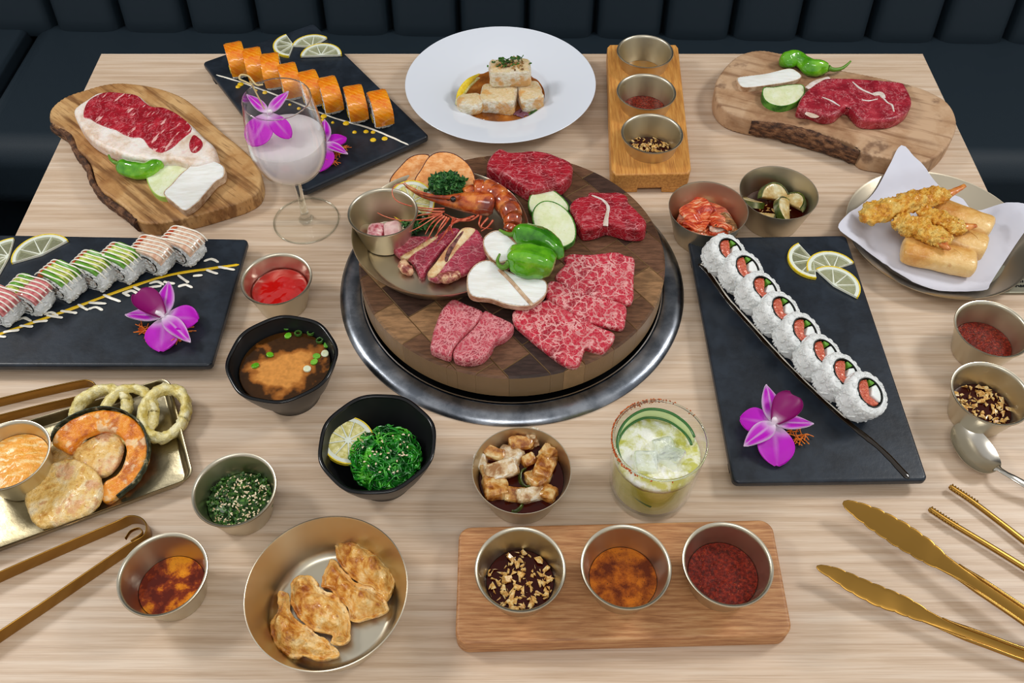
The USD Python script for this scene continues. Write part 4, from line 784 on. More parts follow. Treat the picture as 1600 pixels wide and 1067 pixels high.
meat('marbled_beef_slice', 'marbled beef slice, lowest of three at right of the walnut board', Z2([(540, 480), (610, 455), (690, 430), (740, 415), (800, 450), (900, 500), (1000, 560), (1100, 600), (1095, 650), (1040, 705), (970, 690), (940, 690), (910, 770), (870, 790), (800, 760), (720, 700), (650, 640), (590, 590), (545, 545)]), BH + .0005, .009, mar, n=(.03, -.06, 1), seed=3)
meat('brisket_slice', 'thick marbled beef piece, left of the pair at front of walnut board', Z2([(80, 660), (120, 510), (165, 440), (215, 410), (280, 440), (372, 480), (340, 540), (280, 600), (215, 670), (190, 725), (130, 710), (85, 690)]), BH + .0003, .013, bri, seed=4, er=.004)
meat('brisket_slice', 'thick marbled beef piece, right of the pair at front of walnut board', Z2([(380, 475), (440, 500), (530, 540), (542, 570), (500, 620), (440, 650), (420, 690), (370, 740), (300, 755), (225, 745), (205, 710), (230, 660), (290, 600), (340, 545)]), BH + .0003, .013, bri, seed=5, er=.004)
f, o = S(Z1([(215, 195), (240, 140), (290, 105), (350, 125), (470, 118), (560, 130), (610, 150), (680, 180), (695, 225), (670, 275), (620, 310), (540, 330), (470, 340), (430, 330), (360, 290), (290, 245), (230, 225)]), BH + .0003, .022)
solo('beef_steak', pad(o, .0215, .005, .0035, .0018, 90, 6, rb=.004, wob=.0012), chk, 'thick red raw beef steak at the back of walnut board', 'beef', f.M, smooth=True)
f, o = S(Z1([(680, 420), (720, 380), (780, 370), (785, 350), (870, 350), (950, 348), (1000, 370), (1010, 410), (1060, 460), (1105, 510), (1095, 555), (1020, 560), (950, 545), (890, 530), (840, 545), (760, 560), (730, 530), (700, 480)]), BH + .0003, .021)
ck = thing('beef_chunk', 'raw beef chunk with fat seams at right back of walnut board', 'beef', f.M)
part('lean', pad(o, .0205, .004, .0035, .0018, 80, 7, rb=.003, wob=.0012), chk, ck, True)
part('fat_seam', noisy(loft(spline(f.l(Z1([(800, 375), (860, 400), (890, 440), (880, 500), (875, 545)]), [.0207, .0208, .0208, .0206, .0195]), 40), np.c_[np.linspace(.0008, .0032, 40), np.full(40, .0009)], 10), .0006, 220, 3), fatm, ck, True)
# vegetables between the pan and the meat
zuc('pale zucchini slice lying under another at back of walnut board', Z1([(445, 420), (460, 370), (510, 335), (560, 335), (610, 360), (660, 410), (675, 450), (640, 470), (560, 440), (500, 470), (460, 465)]), BH + .0055, .0075, n=(0, -.12, 1))
zuc('large pale zucchini slice on top, between peppers and beef steak', Z1([(468, 480), (485, 435), (530, 405), (590, 410), (650, 445), (690, 495), (712, 560), (705, 620), (670, 650), (625, 660), (560, 640), (500, 590), (475, 530)]), BH + .012, .0075, n=(.02, -.14, 1))
mush('mushroom half slice under the green peppers, the smaller one', Z1([(195, 640), (205, 600), (250, 570), (300, 572), (350, 610), (395, 660), (390, 700), (320, 740), (260, 740), (215, 690)]), BH + .030, .008, n=(.02, -.16, 1))
f_m = mush('large white mushroom slice in front of the green peppers', Z1([(105, 840), (130, 780), (180, 740), (240, 735), (300, 780), (400, 815), (500, 830), (550, 860), (545, 920), (490, 970), (430, 990), (330, 980), (240, 950), (130, 930)]), BH + .022, .009, n=(.10, -.20, 1))
part('cut_edge', loft(spline(f_m_.l(Z1([(285, 785), (350, 850), (420, 930), (470, 985)]), .0095), 20), np.c_[np.full(20, .0022), np.full(20, .0007)], 8), msk, f_t_, True)
f = Fr((880, 400), BH + .029)
pepper('dark green pepper lying behind the other on walnut board', f, f.l(Z1([(365, 585), (420, 590), (490, 610), (560, 650), (605, 690), (625, 730)]), [.010, .012, .012, .010, .007, .002]), .0135, f.l(Z1([(365, 590), (345, 592), (315, 582), (285, 565)]), [.011, .011, .012, .013]), pepd, prof=(.5, .9, 1, 1, .95, .8, .5, .3))
pepper('bright green wrinkled pepper lying on the large mushroom slice', f, f.l(Z1([(335, 745), (390, 735), (460, 740), (530, 750), (590, 770)]), [.010, .012, .012, .011, .009]), .0175, f.l(Z1([(340, 755), (310, 775), (285, 765), (275, 735), (288, 700)]), [.010, .010, .011, .012, .014]), pepg, prof=(.55, .9, 1, 1, .95, .85, .6), ridge=.10, nr=4, ph=1)
# in the pan
PF = BH + .0026
galb = marb('short_rib_lean', 'a22c44', 'd89498', 60, 190, .04, .03, (1, 2.2, 1), .7)
bone = M('rib_bone', ('noise', [(.35, C('c48a5c')), (.55, C('e4bf8c')), (.75, C('f0d8b0'))], 60, (1, 1, 1), .02), rough=.4, sss=.15, bumps=[dict(s=200, d=.001)])
knobm = M('bone_end', ('noise', [(.35, C('8a4038')), (.5, C('c08068')), (.65, C('e0b890'))], 130, (1, 1, 1), .01), rough=.4, coat=.2, bumps=[dict(s=260, d=.001)])
marrow = M('bone_marrow', ('noise', [(.35, C('4a2420')), (.65, C('8a5650'))], 250, (1, 1, 1), 0), rough=.45, bumps=[dict(s=400, d=.0012)])
ZP = lambda p: z2((600, 270), 5.926, p)
def rib_slice(label, body, boneo, mar_o, knob, h, n, seed):
    f, o = S(ZP(body), h, .009, n); t = thing('short_rib_slice', label, 'beef', f.M)
    part('lean', pad(o, .009, .003, .003, .0012, 110, seed, rb=.002, wob=.0008), galb, t, True)
    part('bone', pad(f.out(ZP(boneo), .0103), .0103, .002, .003, .0006, 130, seed + 1, rb=.001), bone, t, True)
    if mar_o: part('marrow', pad(f.out(ZP(mar_o), .0109), .0109, .001, .002, .0004, 200, seed + 2, rb=.001), marrow, t, True)
    b = f.l(ZP(knob), .006); part('bone_end', noisy(noisy(loft(spline(b, 24), np.c_[np.full(24, .0064), np.full(24, .0056)] * np.sin(np.linspace(.35, 2.8, 24))[:, None] ** .5, 18), .0030, 110, seed + 3), .0012, 300, 4), knobm, t, True)
rib_slice('bone-in short rib slice, left of the two in the pan', [(75, 680), (200, 590), (370, 575), (470, 575), (560, 520), (640, 500), (700, 520), (640, 620), (560, 680), (480, 780), (400, 890), (380, 960), (330, 960), (290, 880), (230, 800), (150, 770)], [(150, 770), (260, 700), (380, 625), (470, 580), (500, 590), (400, 670), (300, 730), (215, 790)], None, [(160, 830), (215, 900), (270, 890)], PF + .003, (0, -.13, 1), 11)
rib_slice('bone-in short rib slice, right of the two in the pan', [(400, 930), (480, 820), (560, 700), (650, 590), (730, 500), (850, 510), (920, 600), (960, 700), (950, 780), (860, 850), (780, 910), (700, 940), (600, 960), (480, 990)], [(400, 930), (480, 820), (560, 710), (650, 600), (730, 505), (850, 515), (800, 590), (700, 690), (620, 790), (560, 860), (470, 960)], [(560, 800), (590, 700), (650, 620), (720, 540), (735, 550), (680, 640), (620, 740), (585, 820)], [(500, 960), (600, 970), (700, 930)], PF + .0075, (.03, -.13, 1), 15)
swp = M('sweet_potato_flesh', ('noise', [(.3, C('dc8a44')), (.5, C('eda25c')), (.75, C('f4bc82'))], 120, (1, 2, 1), .01), [dict(s=300, lo=.6, hi=.7, c=C('e07a28'), amt=.6)], rough=.5)
sws = M('sweet_potato_skin', C('5a2c28'), rough=.6)
Z6 = lambda p: z2((540, 220), 5.928, p)
def swpot(label, px, h, n, t=.006):
    f, o = S(px, h, t, n); th = thing('sweet_potato_slice', label, 'sweet potato', f.M); pg = Polygon(o).buffer(0); i = pg.buffer(-.0007)
    part('flesh', pad(np.array(i.exterior.coords)[:-1], t, .0008, .004, .0004, 100, 1), swp, th, 40); part('skin', prism(pg.difference(i.buffer(.00002)), t - .0003), sws, th, 40)
swpot('orange raw sweet potato slice leaning at back of pan, left one', Z6([(405, 385), (430, 320), (500, 240), (580, 160), (660, 125), (740, 122), (775, 135), (770, 200), (730, 290), (660, 370), (560, 420), (450, 430)]), BH + .026, (-.05, -.62, .78))
swpot('orange raw sweet potato slice leaning at back of pan, right one', Z6([(640, 360), (700, 260), (760, 160), (830, 110), (920, 100), (1010, 120), (1090, 170), (1150, 230), (1195, 320), (1200, 400), (1150, 450), (1000, 470), (800, 450), (680, 420)]), BH + .032, (.02, -.62, .78))
fl_ = Fr((643, 317), BH + .017, (.05, -.45, .88), yaw=-8); lemon('thin yellow lemon slice behind the metal cup in the pan', fl_.M, 0, 360, .0265, .003, pulpo, nseg=9)
pars = M('parsley_leaf', ('noise', [(.3, C('1c4a22')), (.55, C('3a7a3a')), (.75, C('77ad62'))], 160, (1, 1, 1), 0), rough=.4, tl=.15)
def parsley(label, c, h, n, rx, ry, rz, seed):
    rng = np.random.default_rng(seed); f = Fr(c, h); lv, sm = [], []
    for i in range(n):
        d = rng.normal(size=3); d[2] = abs(d[2]); d = unit(d) * [rx, ry, rz] * rng.uniform(.55, 1)
        k = 7; a = np.linspace(0, 2 * np.pi, k, endpoint=False); r = (.0052 + .002 * rng.uniform()) * (1 + .4 * np.cos(3 * a)); m = ball(2, (.005, .005, .0007)); v = m.vertices
        th_ = np.arctan2(v[:, 1], v[:, 0]); sc = 1 + .35 * np.cos(5 * th_); v = v * np.c_[sc, sc, np.ones(len(v))]; v[:, 2] += .0022 * np.sin(th_ * 5 + i) * np.hypot(v[:, 0], v[:, 1]) / .005
        m.vertices = v * rng.uniform(.7, 1.15); lv.append(mv(m, T4(*d, rng.uniform(0, 360), rng.uniform(-60, 60), rng.uniform(-60, 60))))
        if i % 3 == 0: sm.append(loft(np.array([[0, 0, -.002], d * .5 + [0, 0, .002], d]), .0006, 6))
    t = thing('parsley_sprig', label, 'parsley', f.M); part('leaf', cat(*lv), pars, t, True, kind='stuff'); part('stem', cat(*sm), stemm, t, True); return t
parsley('curly green parsley sprig behind the shrimp in the pan', (698, 292), BH + .030, 130, .022, .014, .018, 4)
parsley('dark parsley tuft under the shrimp legs beside metal cup', (655, 352), BH + .006, 40, .020, .012, .010, 5)
# shrimp: lofted carapace, curled abdomen, eyes, legs, antennae
shr = M('shrimp_shell', ('noise', [(.3, C('7e2812')), (.5, C('b8501e')), (.78, C('e08a40'))], 60, (1, 1, 1), .015), [dict(s=40, lo=.5, hi=.62, c=C('74362e'), amt=.7)], rough=.16, coat=.7)
shl = M('shrimp_leg', ('noise', [(.3, C('a83418')), (.7, C('e07a58'))], 100, (1, 1, 1), 0), rough=.3, coat=.3)
eye = M('shrimp_eye', C('050505'), rough=.08, coat=.8)
f = Fr((745, 320), BH + .012); H_ = lambda pts, z: f.l(ZP(pts), z)
sh = thing('shrimp', 'whole red-orange shrimp with head, long legs and antennae in the pan', 'shrimp', f.M)
c = spline(H_([(200, 130), (330, 205), (480, 245), (600, 262), (720, 270), (850, 280), (960, 290), (1020, 300)], [.030, .026, .023, .021, .020, .020, .019, .018]), 44)
rr = np.interp(np.linspace(0, 1, 44), [0, .15, .3, .45, .6, .75, .9, 1], [.0004, .0016, .0042, .0076, .0112, .0138, .0138, .010])
car_ = part('carapace', noisy(loft(c, np.c_[rr, rr * 1.05], 24), .0005, 110, 2), shr, sh, True)
ab = spline(H_([(760, 200), (860, 160), (960, 160), (1050, 215), (1130, 290), (1190, 390), (1190, 480), (1160, 545)], [.020, .022, .022, .021, .020, .018, .014, .010]), 9)
for i in range(8):
    a, b = ab[i], ab[i + 1]; r = [.0085, .0125, .0132, .0132, .0128, .012, .0105, .0085][i]; q = np.linspace(a - (b - a) * .15, b, 7); part('tail_segment', noisy(loft(q, r * np.array([.93, 1, 1.02, 1.02, 1.0, .97, .9]), 22), .0004, 120, i), shr, sh, True)
part('tail_fan', cat(*[mv(ball(3, (.012, .005, .0012)), T4(*(ab[-1] + [.001 * k, -.006, -.002]), -100 + 22 * k, 0, 10)) for k in (-1, 0, 1)]), shr, sh, True)
part('rostrum', loft(spline(H_([(170, 95), (260, 160), (400, 210), (560, 225), (700, 225)], [.035, .031, .029, .030, .031]), 24), np.c_[np.linspace(.0003, .0028, 24), np.linspace(.0005, .0030, 24)], 10), shr, sh, True)
for px, z in (((640, 245), .0315), ((600, 235), .027)): q = H_([px], z)[0]; part('eye', mv(ball(3, (.0034, .0034, .0034)), T4(*q)), eye, car_, True)
rng = np.random.default_rng(6)
legs = [((560, 400), (480, 480), (390, 640)), ((580, 410), (520, 500), (480, 600)), ((600, 420), (560, 480), (470, 590)), ((640, 430), (620, 500), (640, 570)), ((700, 440), (620, 480), (560, 560)), ((540, 390), (440, 470), (380, 570)), ((520, 380), (400, 420), (320, 470)), ((760, 440), (660, 450), (600, 540)), ((660, 420), (590, 530), (490, 660)), ((900, 400), (880, 470), (900, 520)), ((960, 420), (900, 500), (1000, 520)), ((880, 390), (800, 440), (640, 450)), ((560, 360), (380, 350), (220, 320)), ((540, 380), (340, 390), (230, 440)), ((840, 400), (700, 430), (560, 380)), ((800, 420), (680, 440), (600, 400)), ((1010, 440), (960, 500), (900, 540))]
for a, b, c_ in legs: part('leg', loft(spline(H_([a, b, c_], [.014, .012 + rng.uniform(-.002, .004), .005 + rng.uniform(0, .004)]), 18), np.linspace(.0014, .0005, 18), 8), shl, sh, True)
for pts, z in (([(560, 330), (400, 330), (260, 310), (120, 260), (75, 180), (110, 110), (190, 100)], [.020, .022, .026, .032, .038, .040, .036]), ([(540, 370), (400, 420), (230, 440), (100, 430), (0, 400), (-60, 370)], [.018, .020, .026, .034, .041, .043]), ([(530, 380), (470, 410), (330, 500), (210, 560), (140, 610)], [.018, .018, .020, .018, .012]), ([(500, 220), (330, 170), (210, 110), (190, 80)], [.026, .032, .036, .038])):
    part('antenna', loft(spline(H_(pts, z), 50), np.linspace(.0009, .0004, 50), 8), shl, sh, True)
squid = M('raw_squid', ('noise', [(.3, C('d8a0a0')), (.6, C('ecc4c0')), (.8, C('f4dcd6'))], 60, (1, 1, 1), .02), rough=.22, coat=.5, sss=.3, sr=(1, .6, .5))
squid2 = M('raw_squid_red', ('noise', [(.35, C('b04a58')), (.5, C('d89098')), (.7, C('f0d0ca'))], 110, (1, 1, 1), .02), rough=.22, coat=.5, sss=.2)
qm = cups['pan']
solo('seafood_piece', mv(noisy(rbox(.020, .030, .016, .006), .002, 90, 1), T4(.010, -.003, .003, rz=10, ry=-8)), squid, 'pale pink piece of raw squid in the pan cup, right one', 'seafood', qm, smooth=True)
solo('seafood_piece', mv(noisy(rbox(.019, .024, .013, .005), .003, 110, 2), T4(-.0105, .0, .003, rz=-8)), squid2, 'red-streaked piece of raw squid in the pan cup, left one', 'seafood', qm, smooth=True)
# ---------------- fish plate ----------------
fish = M('seared_fish', ('noise', [(.3, C('d9c8a4')), (.55, C('ece2cc')), (.8, C('f6f1e4'))], 130, (1, 1, 2), .006), [dict(k='top', lo=.45, hi=.9, c=C('d6b26c'), amt=.55), dict(s=55, lo=.47, hi=.6, c=C('d9a052'), amt=.85)], rough=.4, coat=.15, bumps=[dict(s=420, d=.0014)], sss=.15)
broth = M('fish_sauce', ('noise', [(.3, C('6e3a10')), (.6, C('9c5a1c')), (.8, C('b87a34'))], 40, (1, 1, 1), .01), rough=.08, coat=.6)
herb = M('herb_green', ('noise', [(.3, C('1c4012')), (.7, C('4f7a2c'))], 200, (1, 1, 1), 0), rough=.4)
crumb = M('brown_crumb', ('noise', [(.3, C('5c3a18')), (.7, C('b58a48'))], 250, (1, 1, 1), 0), rough=.5)
purp = M('purple_onion', C('6e4250'), rough=.4)
solo('fish_sauce', pad(circle(.0605) * (1 + .04 * np.sin(np.arange(48) * 1.9))[:, None], .0036, .002, .004, .0002, 80, 1), broth, 'brown broth pooled in the white plate under the fish', 'sauce', WM @ T4(.004, -.002, .0064))
def block(label, px, h, size, rz, seed, r=.006):
    o = P(*px, h); return solo('fish_piece', noisy(noisy(rbox(*size, r, 16), .0022, 90, seed), .0010, 300, seed + 1), fish, label, 'fish', T4(o[0], o[1], T + h, rz=rz), 'pieces of seared fish', smooth=True)
block('white fish cube, topmost of the stack on white plate', (797, 128), .0325, (.055, .030, .028), 2, 1)
block('browned white fish cube, lower front of the stack on white plate', (779, 168), .0075, (.048, .036, .026), -8, 2)
block('browned white fish cube, lower right of the stack on white plate', (828, 163), .0075, (.032, .040, .026), 12, 3)
block('small flaky white fish lump, left on the white plate', (735, 176), .0075, (.036, .026, .027), 8, 4, .011)
f = Fr((738, 150), .012, (.75, -.5, .45)); t = thing('lemon_wedge', 'bright yellow lemon wedge leaning left of fish on white plate', 'lemon', f.M)
q = f.l([(714, 158), (719, 145), (731, 129), (748, 116)], [.004, .008, .008, .004]); part('rind', loft(spline(q, 30), np.c_[np.sin(np.linspace(.2, 2.94, 30)) * .0052, np.full(30, .0022)], 14), rind, t, True); part('flesh', loft(spline(q + [.004, -.003, -.002], 30), np.c_[np.sin(np.linspace(.2, 2.94, 30)) * .0050, np.full(30, .0035)], 14), pulpo, t, True)
f = Fr((0, 0), o=P(797, 128, .0325) + [0, 0, .0275]); rng = np.random.default_rng(2); g1, g2 = [], []
for i in range(70):
    x, y = rng.normal(0, .011), rng.normal(0, .006); (g2 if i % 3 else g1).append(mv(noisy(ball(1, (.0022, .0014, .0011)), .0005, 500, i), T4(x, y, abs(rng.normal(0, .0015)), rng.uniform(0, 360), rng.uniform(-50, 50))))
for i in range(9): x = rng.normal(0, .010); y = rng.normal(0, .005); g1.append(loft(spline([[x, y, 0], [x + rng.normal(0, .003), y, .005], [x + rng.normal(0, .006), y + rng.normal(0, .003), .008]], 8), .0006, 6)); g1.append(mv(ball(2, (.0034, .0022, .0007)), T4(x + rng.normal(0, .004), y, .008, rng.uniform(0, 360), rng.uniform(-40, 40))))
t = thing('garnish', 'herb sprigs and browned garlic crumbs on top of the fish', 'garnish', f.M); part('herb', cat(*g1), herb, t, True, kind='stuff'); part('crumb', cat(*g2), crumb, t, True, kind='stuff')
f = Fr((838, 176), .0098); t = thing('garnish', 'chopped green herbs and purple onion in the broth at right', 'garnish', f.M); part('herb', cat(*[mv(ball(2, (.0045, .003, .0009)), T4(rng.normal(.004, .006), rng.normal(0, .004), abs(rng.normal(.001, .001)), rng.uniform(0, 360), rng.uniform(-40, 40))) for _ in range(16)]), herb, t, True, kind='stuff')
part('onion', cat(*[mv(ball(2, (.006, .0028, .0016)), T4(-.020 + rng.normal(0, .006), -.002 + rng.normal(0, .003), .001, rng.uniform(0, 360), rng.uniform(-20, 20))) for _ in range(9)]), purp, t, True, kind='stuff')
# ---------------- soup, seaweed, side dishes ----------------
soupm = M('miso_soup', None, attr=True, rough=.1, spec=.22)
lv = .046; rr_ = bb_r(lv) - .0006; m = pad(circle(rr_, 72), .004, .001, .0011, 0)
w = mb[:3, :3] @ np.c_[m.vertices[:, :2], np.zeros(len(m.vertices))].T; X, Y = w[0], w[1]
nz = fbm(np.c_[X, Y, 0 * X] * 75, 5, 3); cl = np.clip((.0365 - np.hypot((X - .001) / 1.05, (Y + .006) / .95) + (nz - .5) * .042) / .013, 0, 1)
fine = fbm(np.c_[X, Y, 0 * X] * 420, 4, 5); colr = np.array(C('3a220a')) + (np.array(C('cc8a42')) - C('3a220a')) * cl[:, None] ** 1.3; colr = colr * (.72 + .56 * fine[:, None]); edge = np.clip(cl * (1 - cl) * 3.2, 0, 1)[:, None]; colr = colr * (1 - .5 * edge) + np.array(C('a85a14')) * .5 * edge
t = thing('miso_soup', 'brown miso soup with orange cloud and green scallion in black bowl', 'soup', mb @ T4(0, 0, lv - .004)); part('broth', m, soupm, t, col=colr)
Mi = np.linalg.inv(mb @ T4(0, 0, lv))
def in_m(px, h): q = P(*px, h); return (np.linalg.inv(mb @ T4(0, 0, lv - .004)) @ np.r_[q, 1])[:3]
for i, (px, k) in enumerate([((448, 512), 1), ((450, 525), 1), ((466, 522), 0), ((486, 521), 0), ((500, 533), 0), ((511, 539), 1), ((508, 553), 2), ((495, 557), 1), ((491, 566), 1), ((480, 577), 2), ((422, 555), 1), ((399, 572), 1)]):
    q = in_m(px, lv); tu = lathe([(.0024, 0), (.0040, 0), (.0040, .0022), (.0024, .0022), (.0024, 0)], 20) if k == 0 else noisy(pad(circle(.0042, 20, 0, 0, .0034 if k == 1 else .0040), .0018, .0006, .002, .0002), .0003, 300, i)
    part('scallion', mv(tu, T4(q[0], q[1], .0040, i * 50, 8, 5)), (herb, pepg, zfl)[k], t, 40)
sea = M('seaweed', ('noise', [(.3, C('0a4a12')), (.55, C('1f8a1c')), (.8, C('66c432'))], 90, (1, 1, 1), .01), rough=.12, coat=.7, spec=.5)
rng = np.random.default_rng(12); o = []
for i in range(330):
    rad, ph = .031 * math.sqrt(rng.uniform()), rng.uniform(0, 6.28); zt = .034 + .010 * (1 - (rad / .038) ** 2) + rng.uniform(-.006, .003); a = rng.uniform(0, 6.28); q = np.array([rad * math.cos(ph), rad * math.sin(ph), zt]); pts = [q]
    for j in range(3):
        a += rng.normal(0, .8); nq = pts[-1] + [math.cos(a) * .007, math.sin(a) * .007, 0]; r_ = math.hypot(nq[0], nq[1]); lim = .0335
        if r_ > lim: nq[:2] *= lim / r_
        nq[2] = .034 + .010 * (1 - (min(r_, lim) / .038) ** 2) + rng.uniform(-.006, .0055); pts.append(nq)
    w_ = rng.choice([.0007, .0010, .0016, .0024]); o.append(loft(spline(pts, 11), np.c_[np.full(11, w_) * np.sin(np.linspace(.5, 2.7, 11)), np.full(11, .0006)], 7, unit(rng.normal(size=3))))
MW = wb @ T4(0, 0, 0, rz=-22) @ T4(.006, -.004, .004)
t = thing('seaweed_salad', 'bright green seaweed salad with sesame in the black bowl', 'salad', MW)
part('mound', noisy(lathe([(0, .014), (.026, .016), (.032, .026), (.029, .034), (.018, .038), (0, .040)], 40), .002, 120), sea, t, True); part('strand', cat(*o), sea, t, True, kind='stuff')
part('sesame', cat(*[mv(ball(1, (.0014, .0009, .0007)), T4(x, y, .0385 + .010 * (1 - (x * x + y * y) / .038 ** 2), rng.uniform(0, 360))) for x, y in np.clip(rng.normal(0, .014, (40, 2)), -.021, .021)]), sesame, t, True, kind='stuff')
f = Fr((543, 690), .040, (.30, -.06, .95), yaw=80); lemon('lemon slice tucked beside seaweed salad in the black bowl', f.M, 0, 359.9, .0255, .004, pulpo, nseg=9)
kim = M('kimchi', ('noise', [(.3, C('a8220a')), (.5, C('dc4a18')), (.65, C('f08a54')), (.8, C('f6cfae'))], 70, (1, 4, 1), .012), rough=.2, coat=.5, bumps=[dict(s=200, st=(1, 3, 1), d=.0015)])
kimw = M('kimchi_white', ('noise', [(.3, C('e6b89c')), (.55, C('ead8c8')), (.8, C('f2e8de'))], 70, (1, 2, 1), .012), [dict(s=60, lo=.58, hi=.68, c=C('dc5a24'), amt=.8)], rough=.25, coat=.4, bumps=[dict(s=160, d=.001)])
km = sb['k']
def lump(name, label, M0, loc, size, mat, cat_, seed, rz=0, rx=0, ry=0, r=.4, amp=.0022, ns=140):
    return solo(name, mv(noisy(noisy(rbox(*size, min(size) * r, 12), amp, ns, seed), amp * .5, ns * 2.6, seed + 3, ridge=True), T4(*loc, rz, rx, ry)), mat, label, cat_, M0, smooth=True)
def leaves(label, loc, rx, ry, n, mats, seed, rz=0, tx=0, ty=0, gap=.0042):
    rng = np.random.default_rng(seed); th = thing('kimchi_cabbage', label, 'kimchi', km @ T4(*loc, rz, tx, ty))
    for k in range(n):
        a = np.linspace(0, 2 * np.pi, 22, endpoint=False); q = np.c_[np.sign(np.cos(a)) * np.abs(np.cos(a)) ** .6 * rx, np.sign(np.sin(a)) * np.abs(np.sin(a)) ** .6 * ry] * (1 + .045 * rng.normal(size=22))[:, None]
        m = noisy(pad(spline(q, 70, True), .0045, .002, .0028, .0012, 160, seed + k, rb=.0015), .0016, 220, seed + k); v = m.vertices.copy(); v[:, 2] += .0022 * np.sin(v[:, 0] * 230 + k) + .0016 * np.sin(v[:, 1] * 260 + 2 * k); m.vertices = v
        part('leaf', mv(m, T4(rng.normal(0, .0018), rng.normal(0, .0018), k * gap, rng.normal(0, 10))), mats[k % len(mats)], th, True)
leaves('layered orange-red kimchi cabbage stack at back left of side bowl', (-.007, .007, .018), .0185, .0150, 5, [kim, kim, kimw, kim, kim], 1, 8, 8, -4)
leaves('red kimchi cabbage folds at front left of side bowl', (-.013, -.014, .018), .0165, .0125, 4, [kim], 2, -25, -10, -6)
leaves('pale whitish kimchi cabbage stem at front of side bowl', (.010, -.014, .023), .0130, .0155, 3, [kim, kimw], 3, -4, -20, 8)
kbr = M('kimchi_brown', ('noise', [(.3, C('5a3a1c')), (.6, C('9a6a3c')), (.8, C('d08a54'))], 110, (1, 3, 1), .01), rough=.2, coat=.5, bumps=[dict(s=200, d=.0012)])
lump('kimchi_cabbage', 'brownish kimchi greens at right of side bowl', km, (.027, -.006, .014), (.018, .036, .018), kbr, 'kimchi', 4, 12, 0, -15)
solo('kimchi_base', noisy(lathe([(0, .003), (.031, .003), (.0345, .014), (.032, .026), (0, .028)], 48), .0015, 120), kim, 'shredded red kimchi filling the bottom of side bowl', 'kimchi', km, kind='stuff', smooth=True)
fill('pickle_brine', 'dark soy brine in the cucumber pickle bowl', 'sauce', sb['c'], .016, soy, .0002, rfun=kb_r)
fill('pickle_brine', 'dark soy brine in the radish pickle bowl', 'sauce', sb['p'], .027, soy, .0002, rfun=kb_r)
cuc = M('pickle_flesh', ('noise', [(.3, C('c09a58')), (.6, C('d9c08a')), (.8, C('e8dcb8'))], 90, (1, 1, 1), .01), rough=.15, coat=.6, sss=.2)
cucs = M('pickle_skin', ('noise', [(.3, C('28360e')), (.6, C('4c5a1c')), (.8, C('7a7a34'))], 90, (1, 1, 1), .01), rough=.15, coat=.6)
def pickle(label, M0, loc, R, rz, rx, ry, t_=.008, a1=180):
    th = thing('pickle_slice', label, 'pickle', M0 @ T4(*loc, rz, rx, ry)); pts = np.array([(-R * .2, 0)] + arcpts(0, 0, R - .0014, 0, a1, 20) if a1 < 170 else arcpts(0, 0, R - .0014, 0, a1, 24))
    part('flesh', noisy(pad(pts, t_, .0015, .003, .0004, 120, 1, rb=.001), .0004, 200), cuc, th, 50)
    ring = Polygon(arcpts(0, 0, R, -2, a1 + 2, 24) + arcpts(0, 0, R - .0014, a1 + 2, -2, 24)); part('skin', prism(ring, t_ - .0006, .0003), cucs, th, 40)
for i, (lab, l_, R, a, b, c_) in enumerate([('pale cucumber pickle half-moon at front right of bowl', (.012, -.010, .016), .020, 80, 40, 0), ('green cucumber pickle slice at back of bowl', (0, .014, .018), .019, 10, 35, 20), ('small cucumber pickle slice at front left of bowl', (-.016, -.010, .017), .016, 160, -20, 10), ('cucumber pickle slice at right rim of bowl', (.024, .004, .016), .016, -60, 30, -20), ('green cucumber pickle end at left of bowl', (-.022, .008, .015), .015, 120, 20, 25)]): pickle(lab, sb['c'], l_, R * 1.12, a, b, c_)
solo('pickle_bits', cat(chips(.026, .019, 26, 5, .002, .004)), garlic, 'chopped garlic and chilli bits over cucumber pickles', 'garnish', sb['c'], kind='stuff')
rad_ = M('radish_pickle', ('noise', [(.3, C('8a4a14')), (.5, C('c8893e')), (.72, C('e6c48c'))], 85, (1, 1, 1), .015), rough=.12, coat=.8, sss=.25, bumps=[dict(s=180, d=.0006)])
radw = M('radish_pickle_pale', ('noise', [(.3, C('9a6a38')), (.5, C('d4b48a')), (.72, C('f0e6d6'))], 85, (1, 1, 1), .015), rough=.12, coat=.8, sss=.2, bumps=[dict(s=180, d=.0008)])
pm_ = np.linalg.inv(sb['p'])
def inp(px, h): q = P(*px, h); return (pm_ @ np.r_[q, 1])[:3]
